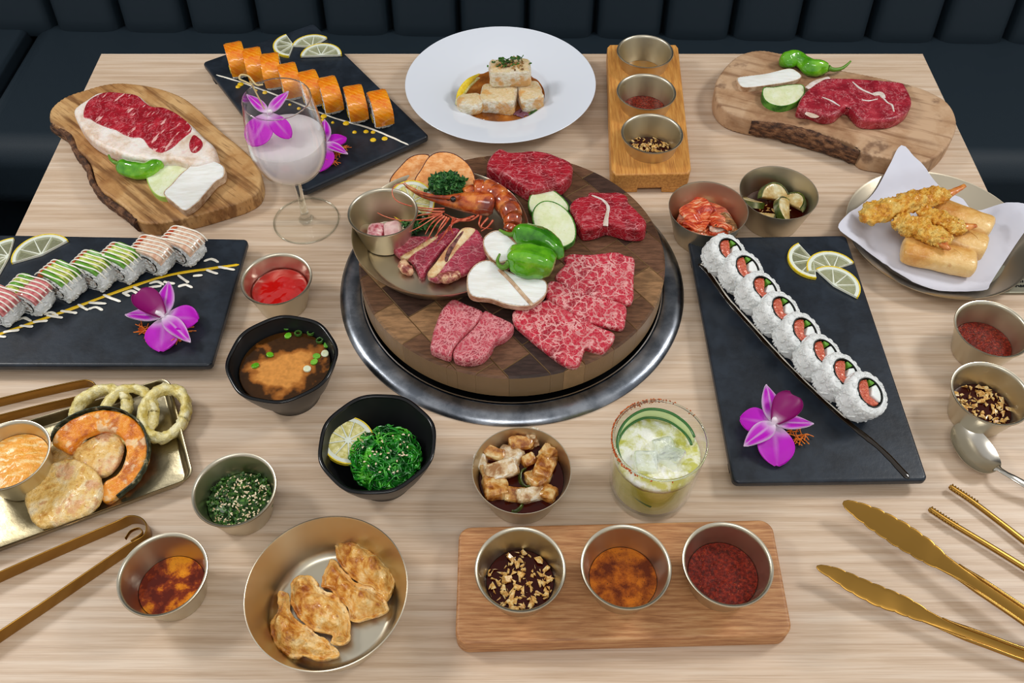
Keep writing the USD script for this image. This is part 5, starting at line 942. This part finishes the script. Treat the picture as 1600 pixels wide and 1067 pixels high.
for i, (px, h, sz, mat, rz, lab) in enumerate([((772, 764), .028, (.018, .020, .010), rad_, 10, 'fan-cut amber radish pickle at front left'), ((786, 734), .031, (.024, .014, .009), radw, 15, 'pale radish pickle chunk at left centre'), ((812, 692), .030, (.020, .011, .011), rad_, 12, 'amber radish pickle at back centre'), ((836, 686), .030, (.010, .012, .012), radw, -10, 'small pale radish pickle at back right'), ((770, 708), .029, (.016, .010, .009), rad_, -12, 'amber radish pickle at back left'), ((754, 720), .028, (.010, .013, .010), radw, 5, 'pale radish pickle at left rim'), ((848, 732), .030, (.015, .024, .011), rad_, -20, 'large amber radish pickle at right'), ((858, 712), .030, (.012, .015, .010), rad_, -40, 'orange radish pickle at right rim'), ((826, 772), .028, (.022, .011, .009), radw, 14, 'pale radish pickle at front centre'), ((858, 776), .027, (.013, .013, .010), rad_, -25, 'amber radish pickle at front right'), ((824, 720), .027, (.012, .010, .008), rad_, 30, 'small amber radish pickle at centre'), ((800, 712), .027, (.018, .014, .009), radw, -25, 'pale radish pickle behind centre'), ((838, 752), .028, (.014, .016, .009), rad_, 35, 'amber radish pickle right of centre'), ((765, 742), .027, (.010, .018, .009), rad_, 12, 'amber radish pickle along left rim'), ((803, 772), .026, (.016, .012, .009), rad_, -5, 'amber radish pickle left of front centre')]):
    q = inp(px, h); lump('radish_pickle', lab + ' of the front pickle bowl', sb['p'], (q[0], q[1], q[2] - sz[2] * .5), tuple(1.32 * x for x in sz), mat, 'pickle', i, rz, (-12, 9, 14)[i % 3], (11, -14)[i % 2], .3, .0020, 110)
for i, (px, h, lab) in enumerate([((788, 683), .034, 'green pepper pickle ring at back left of front pickle bowl'), ((822, 745), .030, 'dark green pepper pickle at centre of front pickle bowl'), ((838, 712), .028, 'dark green pepper pickle at right of front pickle bowl'), ((806, 788), .027, 'dark pepper pickle sliver at front of front pickle bowl')]):
    q = inp(px, h); solo('pepper_pickle', mv(noisy(loft(spline([[math.cos(a) * .009, math.sin(a) * .006, 0] for a in np.linspace(0, 3.6, 7)], 24), np.c_[np.full(24, .0016), np.full(24, .0045)], 12), .0006, 160, i), T4(q[0], q[1], q[2] - .003, 20 + i * 75, 12, -10)), cucs, lab, 'pickle', sb['p'], smooth=True)
# ---------------- dumplings ----------------
gyo = M('fried_dumpling', ('noise', [(.22, C('9a4c12')), (.4, C('cc8630')), (.55, C('e8b25c')), (.8, C('f6dca4'))], 65, (1, 1, 1), .015), [dict(s=90, lo=.6, hi=.72, c=C('9a4e18'), amt=.7)], rough=.28, coat=.4, bumps=[dict(k='spot', s=420, d=.0008, str=.5), dict(s=140, d=.0014)])
Z3 = lambda p: z2((400, 820), 4.85, p)
for i, (lab, h, px) in enumerate([('crescent fried dumpling, nearest the lower left side of bowl', .003, [(90, 780), (100, 690), (150, 600), (155, 480), (185, 465), (225, 490), (240, 560), (245, 620), (330, 720), (380, 725), (450, 790), (520, 840), (600, 920), (612, 965), (540, 990), (470, 1000), (350, 965), (280, 980), (170, 930), (100, 830)]),
        ('fried dumpling with curled edges, second from left in bowl', .005, [(245, 480), (260, 390), (330, 345), (400, 350), (455, 400), (465, 440), (560, 480), (640, 550), (690, 660), (700, 800), (680, 860), (600, 880), (550, 860), (560, 800), (450, 780), (340, 700), (270, 610)]),
        ('wide triangular fried dumpling, third from left in bowl', .003, [(480, 430), (500, 340), (545, 230), (580, 230), (640, 290), (670, 330), (760, 400), (880, 440), (960, 510), (1000, 610), (930, 650), (800, 690), (700, 690), (690, 600), (600, 520), (540, 450)]),
        ('large fried dumpling at upper right of the bowl', .005, [(565, 90), (600, 70), (700, 50), (800, 60), (870, 120), (960, 220), (1030, 320), (1035, 440), (990, 540), (940, 500), (860, 430), (780, 410), (690, 330), (600, 230), (590, 140)])]):
    f, o = S(Z3(px), h, .016); sd = i * 7 + 1
    tp = lambda x, y, d, sd=sd: .003 * np.exp(-d / .002) + .016 * (1 - np.exp(-np.maximum(d - .0035, 0) / .005)) + .016 * (fbm(np.c_[x, y, 0 * x] * 65, 3, sd) - .5) * np.clip(d / .008, 0, 1) - .004 * np.abs(np.sin(fbm(np.c_[x, y, 0 * x] * 40, 2, sd + 3) * 14)) * np.clip(d / .008, 0, 1)
    solo('fried_dumpling', pad(o, .006, .003, .0018, .0016, 260, sd, top=tp, rb=.004, wob=.0018), gyo, lab, 'dumpling', f.M, 'fried dumplings', smooth=True)
# ---------------- tempura tray ----------------
f = Fr((100, 725), 0); tr = f.l([(-130, 712), (262, 589), (302, 746), (-100, 892)], .014)[:, :2]; ctr = tr.mean(0)
ro = np.array(Polygon(tr).buffer(-.012).buffer(.012, 10).exterior.coords)[:-1]
def ring(d, z): g = ctr + (ro - ctr) * (1 - d / np.linalg.norm(ro - ctr, axis=1, keepdims=True)); return np.c_[g, np.full(len(g), z)]
rs_ = [ring(*a) for a in ((.0005, .0125), (-.0012, .0135), (-.0004, .0146), (.0012, .0143), (.0035, .0125), (.0075, .0045), (.0105, .0030), (.03, .0028), (.06, .0028))] + [np.tile(np.r_[ctr, .0028], (len(ro), 1))]
bt = [np.tile(np.r_[ctr, .001], (len(ro), 1))] + [ring(*a) for a in ((.03, .001), (.0105, .0010), (.0065, .0035), (.0022, .012), (.0005, .0125))]
v = np.vstack(rs_ + bt); traym = M('aged_tray_metal', ('noise', [(.3, C('8f8468')), (.7, C('b5aa8c'))], 25, (1, 1, 1), .02), rough=.33, metal=1, bumps=[dict(s=240, d=.0003, str=.3)])
tm_ = tm(v, grid_faces(len(rs_) + len(bt), len(ro), True))
if tm_.volume < 0: tm_.invert()
t = thing('metal_tray', 'worn rectangular metal tray of tempura at left edge', 'tray', f.M); part('body', tm_, traym, t, 50)
temp = M('tempura_batter', ('noise', [(.22, C('c88a34')), (.42, C('ecc06a')), (.6, C('f3d292')), (.8, C('f6e2b8'))], 75, (1, 1, 1), .01), [dict(s=60, lo=.55, hi=.66, c=C('dc9468'), amt=.65), dict(s=130, lo=.6, hi=.68, c=C('b8742c'), amt=.6)], rough=.35, coat=.2, bumps=[dict(s=230, d=.0016), dict(s=600, d=.0007)])
tempg = M('onion_batter', ('noise', [(.3, C('d2ba5c')), (.5, C('ecdc94')), (.75, C('f6eec4'))], 80, (1, 1, 1), .01), rough=.35, coat=.2, bumps=[dict(s=220, d=.0012), dict(s=500, d=.0006)])
pump = M('fried_pumpkin', ('noise', [(.3, C('b8560a')), (.5, C('e6850f')), (.68, C('f0a030')), (.82, C('f0cf9a'))], 55, (1, 1, 1), .012), [dict(s=45, lo=.58, hi=.68, c=C('a8440c'), amt=.7), dict(s=85, lo=.56, hi=.66, c=C('f0d4a4'), amt=.6)], rough=.3, coat=.3, bumps=[dict(s=220, d=.0012)])
pskin = M('pumpkin_skin', ('noise', [(.4, C('1a2416')), (.65, C('48503a')), (.8, C('a89c7c'))], 140, (1, 1, 1), 0), rough=.4, bumps=[dict(s=240, d=.0012)])
Z0 = lambda p: z2((0, 560), 3.5575, p)
def oring(label, px, h, n, a, b, r, seed, yaw=0, mat=None, arc=6.2831):
    f = Fr(px, h, n, yaw); q = np.array([[a * math.cos(x), b * math.sin(x), .001 * math.sin(3 * x)] for x in np.linspace(0, arc, 72)])
    solo('onion_ring', noisy(noisy(loft(q, np.c_[np.full(72, r * .95), np.full(72, r * 1.5)], 18), .0026, 150, seed), .0016, 420, seed), tempg, label, 'onion ring', f.M, smooth=True)
oring('open pale onion ring at right end of tempura tray', Z0([(912, 305)])[0], .018, (.30, -.20, .93), .0200, .027, .0056, 1, -8)
oring('onion ring leaning behind the fried pumpkin slice', Z0([(720, 310)])[0], .020, (.12, -.35, .92), .0235, .027, .0052, 2, 10)
oring('onion ring half hidden at back of the tempura tray', Z0([(560, 290)])[0], .018, (-.1, -.3, .93), .027, .022, .0055, 3, 20)
def fritter(label, px, h, t_, n, mat, seed, name='tempura_slice', cat_='tempura'):
    f, o = S(px, h, t_, n); return f, o, solo(name, pad(o, t_, .004, .0020, .0030, 170, seed, rb=.003, wob=.0020), mat, label, cat_, f.M, smooth=True)
fritter('battered sweet potato slice underneath others on tempura tray', Z0([(240, 600), (250, 520), (310, 460), (400, 470), (470, 530), (440, 620), (330, 660), (260, 650)]), .006, .008, (-.05, -.15, 1), temp, 3)
fritter('battered sweet potato slice inside the curve of fried pumpkin', Z0([(400, 560), (430, 480), (540, 420), (620, 400), (680, 450), (675, 530), (640, 610), (570, 660), (480, 640)]), .010, .008, (.05, -.22, 1), temp, 4)
f, o = S(Z0([(285, 470), (320, 395), (400, 335), (500, 295), (590, 283), (680, 300), (760, 350), (805, 420), (822, 510), (800, 600), (740, 690), (650, 765), (590, 800), (560, 780), (575, 690), (650, 640), (690, 570), (700, 500), (670, 435), (590, 400), (490, 420), (420, 470), (385, 525), (330, 500)]), .016, .010, (.05, -.25, 1))
t = thing('pumpkin_tempura', 'crescent slice of fried orange pumpkin with dark rind on tray', 'tempura', f.M); part('flesh', pad(o, .010, .003, .0024, .0018, 150, 5, rb=.002, wob=.001), pump, t, True)
sk_ = f.l(Z0([(285, 462), (320, 388), (400, 328), (500, 288), (590, 276), (680, 293), (766, 345), (812, 418), (829, 510), (807, 603), (746, 695), (655, 770)]), .006); part('rind', noisy(loft(spline(sk_, 70), np.c_[np.full(70, .0014), np.full(70, .0052)], 12), .0010, 180, 6), pskin, t, True)
fritter('large battered sweet potato slice at front of tempura tray', Z0([(132, 790), (155, 700), (230, 615), (320, 560), (420, 558), (500, 600), (552, 660), (555, 760), (510, 830), (440, 880), (320, 920), (225, 935), (165, 890)]), .011, .009, (-.03, -.12, 1), temp, 7)
# ---------------- fried food plate ----------------
paper = M('white_paper', C('e4e6f2'), rough=.7, tl=.2)
zp = lambda p: z2((1300, 220), 4.743, p)
ppx = [(1403, 239), (1428, 256), (1452, 273), (1482, 288), (1511, 298), (1530, 313), (1566, 318), (1604, 331), (1618, 345), (1598, 366), (1574, 401), (1553, 434), (1540, 455), (1519, 450), (1496, 446), (1440, 447), (1418, 440), (1403, 422), (1391, 401), (1359, 395), (1342, 384), (1323, 372), (1308, 356), (1342, 321), (1370, 292), (1388, 262)]
f = Fr((1462, 358), 0); o = f.out(ppx, .022, n=150); pc = f.R.T @ (FM[:3, 3] - f.o)
m = pad(o, .0005, .0002, .0055, 0); v = m.vertices.copy(); r_ = np.hypot(v[:, 0] - pc[0], v[:, 1] - pc[1]); an = np.arctan2(v[:, 1] - pc[1], v[:, 0] - pc[0])
v[:, 2] += np.interp(r_, [0, .076, .084, .102, .112, .16], [.0032, .0036, .0052, .0200, .0225, .034]) + np.clip((r_ - .06) / .05, 0, 1) * (.0035 * (np.sin(an * 5 + 1) + 1) + .003 * fbm(np.c_[v[:, :2] * 45, 0 * r_], 3, 2)) + .0016 * fbm(np.c_[v[:, :2] * 60, 0 * r_], 2, 7); m.vertices = v
solo('paper_liner', m, paper, 'crumpled white paper sheet lining the plate of fried food', 'paper', f.M, smooth=True)
wrap = M('spring_roll_wrapper', ('noise', [(.3, C('c98a3c')), (.5, C('dfae62')), (.75, C('e9c585'))], 22, (1, 1, 1), .02), [dict(s=35, lo=.62, hi=.72, c=C('b4641e'), amt=.7)], rough=.35, coat=.25, bumps=[dict(s=260, d=.0006)])
def sroll(label, a, b, h, r, seed):
    f = Fr(((a[0] + b[0]) / 2, (a[1] + b[1]) / 2), h); q = f.l([a, b], 0); u = np.array([0, .015, .04, .1, .3, .5, .7, .9, .96, .985, 1]); p_ = q[0] + (q[1] - q[0]) * u[:, None]
    sc = np.array([.55, .8, .93, 1, 1.02, 1, 1.02, 1, .93, .8, .55]); t = thing('spring_roll', label, 'spring roll', f.M); part('wrapper', noisy(loft(spline(p_, 44), np.interp(np.linspace(0, 1, 44), np.linspace(0, 1, 11), sc)[:, None] * np.array([r * 1.15, r * .82]), 28, ex=.75), .0012, 70, seed), wrap, t, 50)
    d = unit(q[1] - q[0]); e = np.cross([0, 0, 1], d); c0 = q[0] + (q[1] - q[0]) * .5
    fl = np.array([c0 + d * s_ + e * (r * 1.0 * math.cos(x)) + [0, 0, r * .86 * math.sin(x)] for s_, x in ((-.022, .6), (-.008, .75), (.006, 1.0), (.018, 1.5), (.024, 2.0))]); part('flap_edge', loft(spline(fl, 26), np.c_[np.full(26, .0010), np.full(26, .0006)], 8), wrap, t, True)
sroll('golden spring roll nearest the front on the paper-lined plate', *zp([(515, 800), (1060, 920)]), .0185, .0155, 1)
sroll('golden spring roll in the middle, partly under fried shrimp', *zp([(700, 660), (1140, 800)]), .0195, .0150, 2)
sroll('golden spring roll at the back of the paper-lined plate', *zp([(740, 500), (1180, 660)]), .0205, .0150, 3)
tsh = M('shrimp_tempura_batter', ('noise', [(.3, C('d88a1c')), (.45, C('f2b23c')), (.65, C('f8ce6c'))], 90, (1, 1, 1), .008), [dict(s=60, lo=.6, hi=.72, c=C('dc8a3a'), amt=.6)], rough=.3, coat=.3, bumps=[dict(s=380, d=.003)])
tail = M('fried_shrimp_tail', ('noise', [(.3, C('b4581c')), (.7, C('de9448'))], 120, (1, 1, 1), .01), rough=.35, coat=.3)
def tshrimp(label, body, tl_, h, r, seed):
    f = Fr(body[len(body) // 2], h[0]); z = np.linspace(0, h[1] - h[0], len(body) + len(tl_)); q = f.l(list(body) + list(tl_), z); n = 90; b = spline(q[:len(body) + 1], n)
    rr = r * np.interp(np.linspace(0, 1, n), [0, .05, .15, .5, .85, 1], [.35, .75, 1, 1.05, .85, .5]); t = thing('tempura_shrimp', label, 'tempura', f.M)
    part('batter', noisy(noisy(loft(b, np.c_[rr * 1.1, rr * .85], 40), .0050, 130, seed), .0036, 330, seed + 1), tsh, t, True)
    tq = spline(q[len(body) - 1:], 16); part('tail', noisy(loft(tq, np.c_[np.linspace(.0085, .0026, 16), np.linspace(.0065, .0016, 16)], 14), .0008, 220, seed), tail, t, True)
tshrimp('long battered shrimp lying on top of the fried food', zp([(215, 575), (350, 520), (520, 470), (680, 430), (780, 410)]), zp([(860, 395), (985, 332)]), (.036, .050), .0125, 1)
tshrimp('battered shrimp pointing forward over the front spring roll', zp([(450, 600), (560, 625), (680, 665), (790, 720)]), zp([(830, 770), (870, 805)]), (.034, .038), .0125, 4)
tshrimp('battered shrimp lying across the back spring rolls', zp([(640, 540), (740, 560), (850, 605), (920, 640)]), zp([(990, 640), (1070, 628)]), (.038, .040), .0105, 8)
# ---------------- drinks ----------------
glass = glass_mat('clear_glass', (.985, .99, .985)); glassd = M('thick_glass', C('f2f6f0'), rough=.02, trans=1, ior=1.45)
o = P(479, 345, 0); GM = T4(o[0], o[1], T)
wg = thing('wine_glass', 'stemmed wine glass holding a cloudy pale pink cocktail', 'glass', GM)
bo = [(.0045, .070), (.012, .0715), (.024, .078), (.034, .088), (.0405, .102), (.0432, .118), (.0428, .135), (.0405, .155), (.0366, .180)]; bo = spline(bo, 40)
part('bowl', lathe(np.vstack([bo, [(.0364, .1806), (.0358, .1804)], (bo - [.0010, -.0009])[::-1][1:-3], [(0, .0735)]]), 96), glass, wg, 60)
part('rim', lathe([(.0362 + .0007 * math.cos(x), .1803 + .0007 * math.sin(x)) for x in np.linspace(0, 6.283, 11)], 96), glassd, wg, True); part('foot_edge', lathe([(.0392 + .0009 * math.cos(x), .0012 + .0009 * math.sin(x)) for x in np.linspace(0, 6.283, 11)], 96), glassd, wg, True)
part('stem', lathe(spline([(.0095, .0035), (.0062, .008), (.0044, .020), (.0040, .040), (.0042, .058), (.0055, .068), (.0075, .0712), (.0002, .0722)], 40), 48), glassd, wg, 60)
part('foot', lathe(np.vstack([[(.0002, 0.0004), (.038, .0004)], arcpts(.0395, .0010, .0008, -90, 90, 5), [(.030, .0022), (.015, .0030), (.0095, .0038), (.0002, .0040)]]), 96), glass, wg, 60)
cloud = M('cloudy_cocktail', C('e6dade'), rough=.15, sss=.5, sr=(1, .9, .9), ss=.01, coat=.4)
inn = (bo - [.0014, -.0010]); lvl = .128; k = inn[:, 1] < lvl; solo('cocktail', lathe(np.vstack([[(0, .0745)], inn[k][3:], [(np.interp(lvl, inn[:, 1], inn[:, 0]), lvl), (.02, lvl - .0003), (0, lvl - .0003)]]), 96), cloud, 'cloudy pale pink cocktail filling the wine glass halfway', 'drink', GM, smooth=50)
n_ = unit((.02, -.45, .89)); f = Fr((421, 178), .149, n_); orchid('magenta and white orchid floating on the cocktail in the wine glass', f, .004, (420, 178), [('wide', (392, 228), .031, (.001, -.001)), ('wide', (454, 216), .020, (.001, -.001)), ('narrow', (387, 150), .013, (.003, .001)), ('narrow', (452, 145), .014, (.003, .001))], (424, 174))
bamb = M('bamboo', C('cdb783'), rough=.5); t = thing('cocktail_pick', 'knotted bamboo cocktail pick stuck through the orchid in the glass', 'cocktail pick', f.M)
ca, cb = f.l([(415, 174)], .006)[0], f.l([(391, 127)], .036)[0]; part('stick', loft(np.linspace(ca, cb, 12), np.linspace(.0006, .0011, 12), 8), bamb, t, True)
kn = f.l([(394, 133), (384, 128), (374, 123), (377, 117), (388, 119), (396, 128), (402, 133), (411, 132)], [.036, .037, .038, .039, .038, .037, .037, .037]); part('knot', loft(spline(kn, 60), .0010, 8), bamb, t, True)
# rocks glass
o = P(1014, 760, 0); RG = T4(o[0], o[1], T); rg = thing('rocks_glass', 'faceted rocks glass of pale green margarita with chilli rim', 'glass', RG)
fac_ = lambda a: .006 * np.cos(16 * a)
part('wall', lathe([(.0365, .0002), (.0382, .002), (.0388, .010), (.0402, .035), (.0418, .065), (.0430, .0852), (.0424, .0862), (.0416, .0855), (.0405, .065), (.0389, .035), (.0374, .0125), (.0366, .0115)], 96), glass, rg, 50)
part('base', lathe([(.0005, .0004), (.0364, .0004), (.0362, .0100), (.0005, .0100)], 96), glass, rg, 40); part('rim', lathe([(.0420 + .0010 * math.cos(x), .0860 + .0010 * math.sin(x)) for x in np.linspace(0, 6.283, 13)], 96), glassd, rg, True)
for z in (.0135, .041): part('cut_ring', lathe([(.0385 + (z - .01) * .06, z - .0008), (.0396 + (z - .01) * .06, z), (.0385 + (z - .01) * .06, z + .0008)], 96, lambda a: .004 * np.cos(24 * a)), glass, rg, 50)
marg = M('margarita', ('noise', [(.3, C('b6b13a')), (.7, C('d2cc62'))], 25, (1, 1, 1), .02), rough=.1, sss=.4, sr=(1, .95, .5), ss=.01, coat=.4)
foam = M('foam', ('noise', [(.35, C('c6c45c')), (.5, C('e2e2b8')), (.65, C('f6f6ee'))], 55, (1, 1, 1), .02), rough=.3, bumps=[dict(s=500, d=.0005)])
t = thing('margarita', 'pale green margarita with white foam in the rocks glass', 'drink', RG); part('liquid', lathe([(0, .0112), (.0362, .0116), (.0372, .0135), (.0386, .035), (.0394, .050), (.0397, .0575), (0, .0575)], 96), marg, t, 50); part('foam', noisy(lathe([(.0001, .0577), (.0396, .0577), (.0401, .063), (.038, .0648), (.02, .0640), (.0001, .0638)], 96), .0006, 160), foam, t, True)
ice = M('ice', C('f2f8f4'), rough=.12, trans=.75, ior=1.31, bumps=[dict(s=90, d=.002)])
for i, (x, y, rz, rx, lab) in enumerate([(.002, .006, 20, 18, 'clear ice cube near the middle of the margarita'), (.014, -.010, 55, -14, 'clear ice cube at front right of the margarita'), (-.015, -.009, 5, 12, 'clear ice cube at front left of the margarita')]): solo('ice_cube', mv(noisy(rbox(.021, .021, .020, .003), .0008, 90, i), T4(x, y, .0515, rz, rx, 10)), ice, lab, 'ice', RG, smooth=True)
cst = M('cucumber_ribbon_flesh', C('cfe2a4'), rough=.3, coat=.4); csk = M('cucumber_ribbon_skin', C('2f6a2a'), rough=.3, coat=.4)
a_ = np.radians(np.linspace(200, 10, 50)); rr = np.interp(np.linspace(0, 1, 50), [0, .5, .8, 1], [.0385, .0372, .0335, .033]); q = np.c_[rr * np.cos(a_), rr * np.sin(a_), np.interp(np.linspace(0, 1, 50), [0, .5, 1], [.068, .074, .074])]
t = thing('cucumber_ribbon', 'curled cucumber ribbon with dark green edge inside the margarita glass', 'cucumber', RG); part('flesh', loft(q, np.c_[np.full(50, .0010), np.interp(np.linspace(0, 1, 50), [0, .5, .8, 1], [.006, .007, .0085, .004])], 12), cst, t, True)
part('skin', loft(q * [.985, .985, 1] + [0, 0, .0072], np.c_[np.full(50, .0013), np.full(50, .0014)], 8), csk, t, True); part('skin', loft(q * [.97, .97, 1] - [0, 0, .0062], np.c_[np.full(50, .0013), np.full(50, .0014)], 8), csk, t, True)
solo('cucumber_ribbon', loft(np.c_[.0383 * np.cos(np.radians(np.linspace(190, 262, 24))), .0383 * np.sin(np.radians(np.linspace(190, 262, 24))), np.linspace(.055, .030, 24)], np.c_[np.full(24, .0005), np.full(24, .0018)], 8), csk, 'dark green cucumber strip seen through front of margarita glass', 'cucumber', RG, smooth=True)
rng = np.random.default_rng(5); chs = M('chilli_salt', ('noise', [(.3, C('a03a0c')), (.6, C('cf6a2c')), (.8, C('efb48a'))], 300, (1, 1, 1), 0), rough=.6)
o = []
for i in range(480):
    a = math.radians(rng.normal(150, 42)); z = .0866 - abs(rng.normal(0, .0035 if math.cos(a) < 0 else .0018)); r_ = .0430 - (.0866 - z) * .08 + .0006
    o.append(mv(ball(1, np.ones(3) * rng.uniform(.0003, .0009)), T4(r_ * math.cos(a), r_ * math.sin(a), z)))
solo('chilli_salt', cat(*o), chs, 'orange chilli salt crusted on left rim of margarita glass', 'seasoning', RG, kind='stuff', smooth=True)
# ---------------- cutlery ----------------
def strip_tongs(name, label, px, w, h, seed):
    f = Fr(px[len(px) // 2], 0); q = spline(f.l(px, w), 90); q[:, 2] = h + w / 2
    t = thing(name, label, 'tongs', f.M); i0 = int(np.argmax(q[:, 0])) if True else 0; n = len(q)
    a, b, c_ = q[:i0 - 10], q[i0 - 11:i0 + 12], q[i0 + 11:]
    for nm, s_ in (('arm', a), ('bend', b), ('arm', c_)): part(nm, loft(s_, np.c_[np.full(len(s_), .0008), np.full(len(s_), w / 2)], 16, ex=.4), golds, t, 40)
    return t, f, q
strip_tongs('tongs', 'small gold strip tongs lying behind the tempura tray', [(-90, 645), (0, 622), (65, 607), (122, 595), (138, 594), (148, 600), (146, 609), (128, 617), (60, 633), (0, 648), (-90, 672)], .013, .0002, 1)
t, f, q = strip_tongs('tongs', 'long gold strip tongs lying below the tempura tray', [(-110, 944), (0, 893), (100, 849), (180, 815), (200, 806), (218, 808), (228, 819), (224, 836), (195, 853), (130, 897), (60, 945), (0, 985), (-110, 1060)], .016, .0002, 2)
cl_ = f.l([(196, 842), (205, 830), (218, 826), (222, 834), (205, 846)], .017); part('clip', loft(spline(cl_, 30), np.c_[np.full(30, .0006), np.full(30, .0025)], 8), golds, t, True)
Zr = lambda p: z2((1250, 650), 2.56, p)
tg = thing('tongs', 'large gold tongs with scalloped leaf tips at lower right', 'tongs', Fr((1450, 900), 0).M); ft = Fr((1450, 900), 0)
def leaf_arm(pts, zs, up, L, wmax, neck, nsc):
    q = spline(ft.l(Zr(pts), zs), 300); s_ = np.r_[0, np.cumsum(np.linalg.norm(np.diff(q, axis=0), axis=1))]; u = s_ / L
    env = np.interp(u, [0, .03, .12, .3, .55, .8, .95, 1.12, 1.5, 4], np.array([.12, .34, .58, .86, 1, .88, .62, .50, .50, .54]) * wmax)
    sc = np.where(u < .93, (np.abs(np.sin(np.clip(u, 0, .93) / .93 * np.pi * nsc)) ** .5 - .6) * .10 * wmax * np.clip(u * 6, 0, 1), 0); w = env + sc
    th = np.interp(u, [0, .9, 1.15, 4], [.0005, .0006, .0016, .0020]); k = int(np.searchsorted(u, 1.0)); R_ = np.c_[w / 2, th]
    part('scalloped_tip', loft(q[:k + 1], R_[:k + 1], 16, up, .5), golds, tg, 50); part('arm', loft(q[k:], R_[k:], 16, up, .6), golds, tg, 50)
    t_ = np.gradient(q, axis=0); t_ /= np.linalg.norm(t_, axis=1, keepdims=True); e = np.cross(t_, up); e /= np.linalg.norm(e, axis=1, keepdims=True); k2 = int(np.searchsorted(u, 1.05)); g = np.interp(np.arange(300 - k2), [0, 20, 300], [.0004, .0017, .0019])
    part('arm_edge', cat(*[loft(q[k2:] + (e * (w / 2)[:, None] * sg + unit(up) * .0010)[k2:], np.c_[g, g * 1.2], 8) for sg in (-1, 1)]), gold, tg, True)
leaf_arm([(172, 345), (250, 385), (330, 430), (420, 485), (495, 533), (560, 578), (700, 668), (896, 800), (1100, 945), (1300, 1085)], [.022, .020, .019, .0185, .019, .019, .019, .019, .019, .019], unit((.15, -.35, .92)), .103, .0255, .5, 8)
leaf_arm([(66, 602), (140, 632), (220, 675), (320, 722), (400, 752), (470, 785), (600, 845), (760, 905), (896, 955), (1100, 1020), (1300, 1085)], [.018, .0165, .0155, .015, .015, .0145, .014, .014, .014, .014, .014], unit((.12, -.38, .92)), .104, .0185, .5, 8)
th_ = thing('tongs', 'thin gold serrated serving tongs at right below the spoon', 'tongs', ft.M)
for pts in ([(515, 370), (600, 425), (750, 515), (896, 605), (1100, 735)], [(597, 280), (680, 335), (800, 425), (896, 500), (1100, 660)]):
    q = spline(ft.l(Zr(pts), .006), 70); q[:, 2] = .006; part('arm', loft(q, np.c_[np.interp(np.linspace(0, 1, 70), [0, .02, .2, 1], [.001, .0026, .0026, .0031]), np.full(70, .0020)], 12, ex=.6), golds, th_, 40)
    d = unit(q[5] - q[0]); e = np.cross([0, 0, 1], d); part('teeth', cat(*[mv(ball(1, (.0008, .0012, .0012)), T4(*(q[0] + d * (.002 + .0028 * i) + e * s_ * .0028 + [0, 0, .0008]))) for i in range(10) for s_ in (-1, 1)]), golds, th_, True)
f = Fr(Zr([(700, 130)])[0], 0); o = f.out(Zr([(602, 85), (612, 42), (650, 27), (700, 45), (750, 92), (790, 152), (803, 200), (770, 226), (720, 226), (660, 188), (620, 135)]), .013, n=72); sp = thing('spoon', 'brushed steel spoon lying at right edge below garlic soy cup', 'spoon', f.M)
c0 = o.mean(0); ss = np.linspace(0, 1, 14); up_ = [np.c_[c0 + (o - c0) * s, np.full(72, .0042 + .0095 * s ** 2.2)] for s in ss]; dn = [np.c_[c0 + (o - c0) * (s + .004), np.full(72, .0028 + .0097 * s ** 2.2)] for s in ss[::-1]]
m = tm(np.vstack(up_ + dn), grid_faces(28, 72, True)); 
if m.volume < 0: m.invert()
part('bowl', m, silver, sp, 60); q = spline(f.l(Zr([(785, 205), (820, 228), (870, 256), (960, 310), (1150, 430)]), [.0128, .0150, .0160, .012, .004]), 50); part('handle', loft(q, np.c_[np.interp(np.linspace(0, 1, 50), [0, .1, .3, 1], [.0052, .0032, .0030, .006]), np.full(50, .0014)], 14), silver, sp, True)
